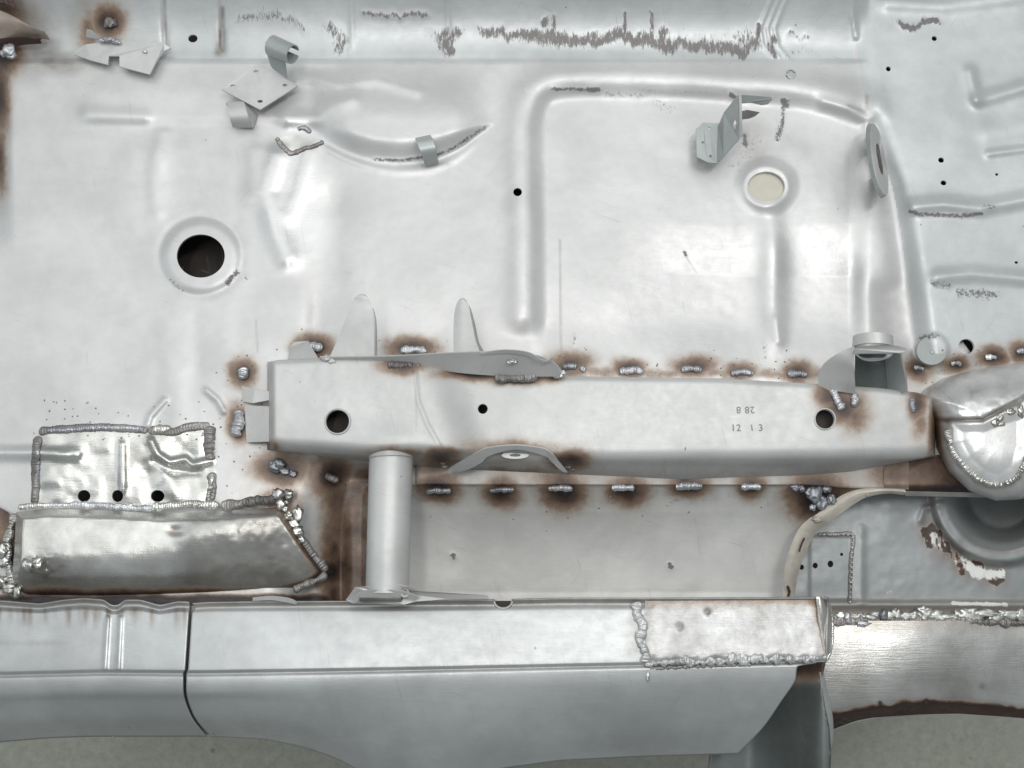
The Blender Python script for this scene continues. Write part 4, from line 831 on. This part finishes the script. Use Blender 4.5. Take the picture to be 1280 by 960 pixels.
# ground repair section on the right end
def gm(X, Y, d):
    m = np.zeros(X.shape + (4,)); m[..., 2] = .1
    g = .9 * np.exp(-ell(X, Y, 849, 783, 4, 4) ** 2) + .7 * np.exp(-ell(X, Y, 884, 765, 4, 4) ** 2)
    m[..., 3] = np.clip(.7 * sm(770, 750, Y) + .5 * sm(812, 832, Y) * (.6 + 2.5 * fbm(X, Y, 14, 3)) + .5 * sm(20, 4, X - 802) * (1 + 2 * fbm(X, Y, 16, 4)) + g + .10 + .6 * fbm(X, Y, 30, 19) + .7 * sm(1010, 1032, X), 0, 1) * .9
    m[..., 0] = .5 * sm(1005, 1032, X) * sm(800, 760, Y) + .3 * sm(762, 750, Y); return m
GR = strip('ground_patch', [srow(806, 1034, lambda x: yR(x) + 3, .0385), srow(806, 1034, lambda x: yR(x) + 18, .0402), srow(807, 1032, lambda x: yR(x) * .5 + ycr(x) * .5, .0450), srow(808, 1030, lambda x: ycr(x) - 10, .0490), srow(808, 1028, lambda x: ycr(x) - 3, .0480)], M['ground'], SHELL, 1.6, 2.0,
     add=lambda X, Y: 0.003 * fbm(X, Y, 10, 71, 3) * (sm(812, 826, Y) + sm(20, 6, X - 802)) + .0015 * fbm(X, Y, 24, 72) + .002 * np.exp(-ell(X, Y, 849, 783, 4, 4) ** 2) - .0015 * np.exp(-ell(X, Y, 849, 783, 1.6, 1.6) ** 2) + .002 * np.exp(-ell(X, Y, 884, 765, 4, 4) ** 2), mf=gm, label='ragged ground metal patch on the right end of the sill')
bead('weld_seam', crv([(800, 752, .041), (797, 768, .042), (803, 784, .045), (800, 800, .047), (806, 815, .05), (806, 828, .05)], 8), 5.0, M['ground'], GR, jit=1.0, spacing=.45, flat=.28)
bead('weld_seam', crv([(806, 830, .048), (850, 828, .05), (900, 826, .05), (960, 823, .05), (1024, 822, .048)], 12), 4.0, M['ground'], GR, jit=1.3, spacing=.6, flat=.25)
bead('weld_seam', crv([(812, 836, .045), (850, 834, .046), (900, 832, .046), (940, 831, .046)], 8), 2.2, M['dull'], GR, jit=1.0, spacing=1.6, flat=.4)
blobs('weld_pip', [(810, 845, .047, 1.5, 5)], M['weld'], GR)
# end cap of the sill
ribbon('sill_end_cap', crv([(1020, 746, .040), (1023, 770, .044), (1026, 795, .047), (1029, 820, .048)], 6), crv([(1028, 747, .034), (1038, 760, .028), (1040, 790, .026), (1038, 815, .030)], 6), M['bright'], GR, .002, rows=5, bulge=.004, label='rounded end cap of the sill')
bead('weld_seam', crv([(1022, 748, .042), (1025, 775, .046), (1029, 800, .048), (1031, 820, .048)], 6), 1.8, M['tan'], GR, jit=.6, spacing=1.2)
bead('weld_seam', crv([(1028, 746, .038), (1038, 760, .030), (1041, 790, .028), (1038, 815, .030), (1031, 828, .03)], 8), 1.6, M['bright'], GR, jit=.5)
# arch liner below the end of the sill
def alz(X, Y, d): return -0.02 - 0.07 * sm(1035, 930, X) + 0.01 * sm(1000, 1030, X)
gridsheet('arch_liner', [(900, 820), (1034, 820), (1030, 838), (1026, 850), (1031, 880), (1037, 910), (1039, 940), (1036, 1010), (880, 1010)], alz, lambda X, Y, d: np.stack([.7 * sm(865, 832, Y), 0 * X, 0 * X, .1 + 0 * X], -1), M['arch'], SHELL, 2.5, label='dark curved liner under the sill end', solid=.0015)
ribbon('liner_rim', crv([(1024, 840, -.012), (1027, 868, -.012), (1033, 895, -.012), (1035, 925, -.012), (1034, 960, -.012), (1032, 1000, -.012)], 6), crv([(1029, 841, -.016), (1034, 868, -.016), (1040, 895, -.016), (1041, 925, -.016), (1038, 945, -.016), (1036, 1000, -.016)], 6), M['bright'], SHELL, .002, rows=2, bulge=.001, label='thin pale rim of the arch liner')

# ------------------------------------------------------------------ wheel well, tower and outer arch
def wz(X, Y, d):
    r = ell(X, Y, 1252, 618, 1, 1.0)
    z = -0.060 + 0.0 * X
    z += 0.016 * sm(92, 82, r) - 0.010 * sm(72, 60, r) - 0.10 * sm(64, 40, r)
    z += 0.0025 * ridge(X, Y, [(1150, 650), (1155, 636), (1176, 630)], 4) + 0.002 * ridge(X, Y, [(1076, 660), (1076, 750)], 6)
    z += 0.004 * ridge(X, Y, [(1040, 756), (1400, 756)], 5) + .003 * fbm(X, Y, 70, 83, 3) + .0012 * fbm(X, Y, 16, 84, 2)
    z -= 0.002 * sm(1010, 1014, X) * sm(1066, 1062, X) * sm(668, 672, Y) * sm(752, 748, Y)
    return z
def wm(X, Y, d):
    m = np.zeros(X.shape + (4,)); r = ell(X, Y, 1252, 618, 1, 1.0); ang = np.arctan2(Y - 618, 1252 - X)
    g = np.exp(-((r - 101) / 9) ** 2) * sm(.38, .55, ang) * sm(1.75, 1.5, ang) * (.80 + 2.2 * fbm(X * 2.0, Y * .7, 16, 22))
    g = np.maximum(g, 1.1 * ridge(X, Y, [(1192, 754), (1258, 756)], 3)); g = np.maximum(g, .5 * np.exp(-ell(X, Y, 1108, 738, 20, 8) ** 2))
    m[..., 1] = np.clip(g, 0, 1.3)
    dk = np.exp(-((r - 100) / 17) ** 2) * sm(.2, .45, ang) * sm(1.8, 1.5, ang) * .9 * (1 + 1.5 * fbm(X, Y, 22, 23))
    dk = np.maximum(dk, .6 * np.exp(-((r - 93) / 3) ** 2)); dk = np.maximum(dk, .6 * ridge(X, Y, [(1150, 645), (1156, 634), (1170, 630)], 2.5)); dk = np.maximum(dk, .7 * np.exp(-((r - 72) / 3) ** 2) * sm(.7, 1.0, ang))
    dk = np.maximum(dk, .5 * sm(742, 752, Y)); m[..., 3] = np.clip(dk, 0, 1)
    m[..., 0] = np.maximum(.74 * sm(.42, .50, np.exp(-((r - 101) / 16) ** 2) * sm(.25, .5, ang) * sm(1.75, 1.5, ang) * (.62 + 1.8 * fbm(X * 1.5, Y, 20, 23))) * (g < .60), .2 * sm(745, 765, Y))
    return m
WP = [(1086, 606), (1400, 606), (1400, 800), (985, 800), (987, 735), (992, 712), (998, 692), (1012, 664), (1030, 645), (1056, 626)]
WW = gridsheet('wheel_well', WP, wz, wm, M['well'], SHELL, 2.0, holes=[(1002, 709, 3, 3.4), (1019, 707, 3.2, 3.8), (1038, 705, 3.6, 4.2), (1052, 693, 2, 2)], label='dark grey inner wheel well with a round tower and chipped paint')
def wzs(x, y): return float(wz(np.array([float(x)]), np.array([float(y)]), None)[0])
plate('hole_shade_sheet', [(990, 690, -.075), (1060, 680, -.075), (1060, 720, -.075), (990, 720, -.075)], M['cavity_shade'], WW, .001, bevel=0)  # added sheet, coloured dark as the shade in the well holes
bead('weld_seam', [(x, y, wzs(x, y) + .001) for x, y, _ in crv([(1022, 668, 0), (1045, 668, 0), (1066, 669, 0), (1064, 700, 0), (1063, 730, 0), (1062, 754, 0)], 8)], 2.5, M['weld_dark'], WW, spacing=1.2, flat=.4)
dots = [(x, y, wzs(x, y) + .0025, 1.5, 1.5) for x, y, _ in [(1030 + 6 * k, 668, 0) for k in range(7)] + [(1066 - .25 * k, 672 + 6.2 * k, 0) for k in range(14)]]
blobs('spot_weld', dots, M['polished'], WW, .8, .5)['kind'] = 'stuff'
RBs = random.Random(3)
pts = []
x = 1045
while x < 1330:
    w = RBs.uniform(5, 16); pts.append((x + w, 771 + RBs.uniform(-4, 3), -.048, w * 1.15, RBs.uniform(4, 9))); x += w * 1.5
blobs('seam_weld', pts, M['polished'], WW, .16, 1.1, label='ragged pale weld seam between the wheel well and the arch')
bead('seam_weld', crv([(1040, 778, -.046), (1100, 776, -.046), (1160, 777, -.046), (1220, 777, -.046), (1340, 780, -.046)], 10), 4, M['weld_dark'], WW, jit=1.2, spacing=.6, flat=.25)
blobs('seam_weld', [(1080, 780, -.044, 9, 4), (1060, 772, -.044, 4, 7), (1105, 769, -.044, 5, 7)], M['weld'], WW, .5)
yab = tab([(1030, 897), (1060, 891), (1100, 885), (1150, 880), (1220, 881), (1280, 888), (1345, 902)], 8)
yae = tab([(1030, 918), (1045, 910), (1070, 901), (1090, 897), (1150, 893), (1200, 892), (1280, 898), (1345, 912)], 6)
zx = lambda c: (lambda x: c + 0.010 * np.cos((x - 1140) / 70.0) * np.exp(-((x - 1140) / 160) ** 2))
def am(X, Y, d):
    m = np.zeros(X.shape + (4,)); e = yab(X) - Y
    m[..., 0] = np.clip(.95 * sm(7, -1, e + 8 * fbm(X, Y, 18, 2)) + .8 * np.exp(-ell(X, Y, 1100, 878, 3, 3) ** 2) + .8 * np.exp(-ell(X, Y, 1158, 875, 3, 3) ** 2) + .6 * np.exp(-ell(X, Y, 1130, 880, 8, 8) ** 2) + .18 * sm(800, 780, Y), 0, 1)
    m[..., 3] = np.clip(.35 * np.exp(-ell(X, Y, 1060, 850, 30, 60) ** 2) + .35 * np.exp(-ell(X, Y, 1190, 855, 30, 30) ** 2) + .4 * fbm(X, Y, 60, 6) + .2 + .5 * np.exp(-ell(X, Y, 1228, 858, 4, 4) ** 2), 0, 1); m[..., 2] = .35
    return m
AB = strip('arch_band', [(1000, 1345, 776, zx(-.050)), (1000, 1345, 800, zx(-.046)), (1004, 1345, 840, zx(-.046)), (1008, 1345, lambda x: yab(x) - 8, zx(-.052)), (1008, 1345, yab, zx(-.058))], M['brushed'], SHELL, 2, 3, add=lambda X, Y: .0016 * fbm(X, Y, 50, 88, 3), mf=am, label='bright brushed wheel arch band with a rusty lower edge')
strip('arch_return', [(1008, 1345, lambda x: yab(x) - 1, zx(-.059)), (1008, 1345, lambda x: yab(x) * .5 + yae(x) * .5, zx(-.075)), (1008, 1345, yae, zx(-.085))], M['rust'], AB, 2, 2, solid=.001, label='dark brown rusty return of the arch')
ribbon('arch_edge', [(x, float(yae(np.array([x]))[0]) - .4, -.083) for x in np.arange(1030., 1346., 6)], [(x, float(yae(np.array([x]))[0]) + 1.2, -.084) for x in np.arange(1030., 1346., 6)], M['bright'], AB, .001)

# ------------------------------------------------------------------ tan flange around the wheel arch
fo = crv([(978, 748, -.03), (980, 715, -.026), (986, 690, -.022), (998, 662, -.014), (1012, 648, -.008), (1022, 642, -.004), (1048, 622, -.002), (1066, 614, 0), (1084, 611, .002), (1105, 611, .002), (1130, 612, .0)], 5)
fi = crv([(992, 748, -.034), (996, 722, -.030), (1003, 698, -.026), (1014, 674, -.020), (1024, 660, -.014), (1036, 652, -.010), (1058, 636, -.006), (1076, 624, -.004), (1090, 619, -.002), (1110, 616, -.002), (1131, 618, -.004)], 5)
FLG = ribbon('arch_flange', fo, fi, M['cream'], SHELL, .002, rows=4, bulge=.004, label='heat tanned curved flange around the wheel arch')
blobs('fold_lump', [(1022, 649, -.004, 7, 4)], M['tan'], FLG); blobs('fold_lump', [(1084, 616, .002, 2, 5)], M['tan'], FLG)
bead('chipped_mark', crv([(1006, 672, -.008), (1002, 680, -.010), (999, 690, -.012)]), 1.2, M['rust'], FLG, jit=.8)
bead('chipped_mark', crv([(984, 732, -.02), (987, 740, -.022), (985, 746, -.024)]), 1.6, M['rust'], FLG, jit=.8)
# dark recess between rail end and well
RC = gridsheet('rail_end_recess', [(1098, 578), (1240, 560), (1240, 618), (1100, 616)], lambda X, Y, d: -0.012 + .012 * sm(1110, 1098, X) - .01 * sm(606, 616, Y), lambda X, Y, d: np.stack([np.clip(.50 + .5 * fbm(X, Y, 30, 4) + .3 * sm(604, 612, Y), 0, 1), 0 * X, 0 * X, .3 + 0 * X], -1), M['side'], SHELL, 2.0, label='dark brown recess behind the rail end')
plate('recess_edge', [(1128, 614, .002), (1240, 616, .002), (1240, 622, 0), (1132, 620, 0)], M['dull'], RC, .002)

# ------------------------------------------------------------------ swollen welded dome at the right
DOME = [(1150, 494), (1158, 484), (1180, 472), (1205, 464), (1240, 457), (1290, 450), (1400, 440), (1400, 612), (1300, 616), (1276, 624), (1245, 626), (1212, 614), (1186, 590), (1170, 560), (1166, 528), (1156, 512)]
INN = [(1190, 528), (1228, 528), (1252, 518), (1270, 512), (1284, 520), (1284, 560), (1272, 592), (1250, 606), (1228, 600), (1206, 582), (1192, 556)]
def dz_(X, Y, d):
    t = np.clip(d / 60, 0, 1); z = -0.004 + 0.075 * np.sqrt(np.clip(1 - (1 - t) ** 2, 0, 1))
    inn = inside(X, Y, INN); di = dpoly(X, Y, INN, True)[0]; z = z - 0.004 * inn * np.clip(di / 12, 0, 1)
    z -= 0.004 * ridge(X, Y, [(1166, 526), (1228, 525), (1252, 512), (1275, 500), (1300, 480)], 2.6)
    z += 0.0035 * fbm(X, Y, 16, 37, 3) * (~inn) + .0035 * fbm(X, Y, 40, 38, 2)
    return z
def dm(X, Y, d):
    m = np.zeros(X.shape + (4,)); inn = inside(X, Y, INN); di = dpoly(X, Y, INN, True)[0]
    m[..., 2] = .12
    a = .75 * ridge(X, Y, [(1166, 526), (1228, 525), (1252, 512), (1275, 500), (1300, 480)], 3) + .45 * np.exp(-((di - 4) / 5) ** 2) * (~inn) * (1 + 2 * fbm(X, Y, 12, 4))
    a += .55 * np.exp(-ell(X, Y, 1212, 494, 36, 14) ** 2) * np.clip(.4 + 3 * fbm(X, Y, 16, 44), 0, 1.4) + .35 * np.exp(-ell(X, Y, 1262, 484, 20, 14) ** 2) * np.clip(.5 + 2 * fbm(X, Y, 14, 45), 0, 1.3)
    a += .15 * sm(22, 4, d); m[..., 3] = np.clip(a, 0, 1)
    m[..., 0] = np.clip(.45 * sm(1186, 1162, X) * sm(500, 520, Y) * sm(590, 560, Y) + .3 * sm(16, 0, d) * sm(500, 540, Y) * sm(1220, 1180, X), 0, 1)
    return m
DM = gridsheet('welded_dome', DOME, dz_, dm, M['dome'], SHELL, 1.6, label='swollen shiny welded dome with a ground cap at the right edge')
def dzs(x, y):
    X = np.array([float(x)]); Y = np.array([float(y)]); return float(dz_(X, Y, dpoly(X, Y, DOME, True)[0])[0])
bead('weld_seam', [(x, y, dzs(x, y) + .0005) for x, y, _ in crv([(1184, 536, 0), (1188, 556, 0), (1198, 574, 0), (1212, 590, 0), (1232, 603, 0), (1252, 606, 0)], 8)], 4.2, M['bright'], DM, jit=.7, spacing=1.0, flat=.6)
bead('weld_seam', [(x, y, dzs(x, y) + .0005) for x, y, _ in crv([(1256, 604, 0), (1272, 594, 0), (1280, 580, 0), (1288, 560, 0)], 8)], 4.2, M['bright'], DM, jit=.7, spacing=1.0, flat=.6)
blobs('weld_lump', [(1244, 528, dzs(1244, 528), 5, 5), (1250, 522, dzs(1250, 522), 4, 4), (1252, 530, dzs(1252, 530), 4, 3), (1264, 514, dzs(1264, 514), 5, 4), (1276, 514, dzs(1276, 514), 4, 8), (1187, 546, dzs(1187, 546), 4, 5)], M['bright'], DM)

# ------------------------------------------------------------------ weld spatter
RS2 = random.Random(12); sp = []
for (cx, cy, rx, ry, st) in UP + LOW[:6] + LEFT[:3]:
    for k in range(9):
        a = RS2.uniform(0, 6.28); q = RS2.uniform(.5, 2.2); x = cx + rx * q * math.cos(a); y = cy + ry * q * .8 * math.sin(a)
        if ytop(x) - 3 < y < yfoot(x) + 22 and 330 < x < 1172 or x > 1300: continue
        rr = RS2.uniform(.5, 1.1); sp.append((x, y, Hs(x, y) + .0003, rr, rr))
for k in range(60):
    x = RS2.uniform(30, 330); y = RS2.uniform(500, 550); sp.append((x, y, Hs(x, y) + .0003, RS2.uniform(.5, 1.2), RS2.uniform(.5, 1.2)))
SPT = blobs('weld_spatter', sp, M['weld_dark'], PAN, .7); SPT['kind'] = 'stuff'
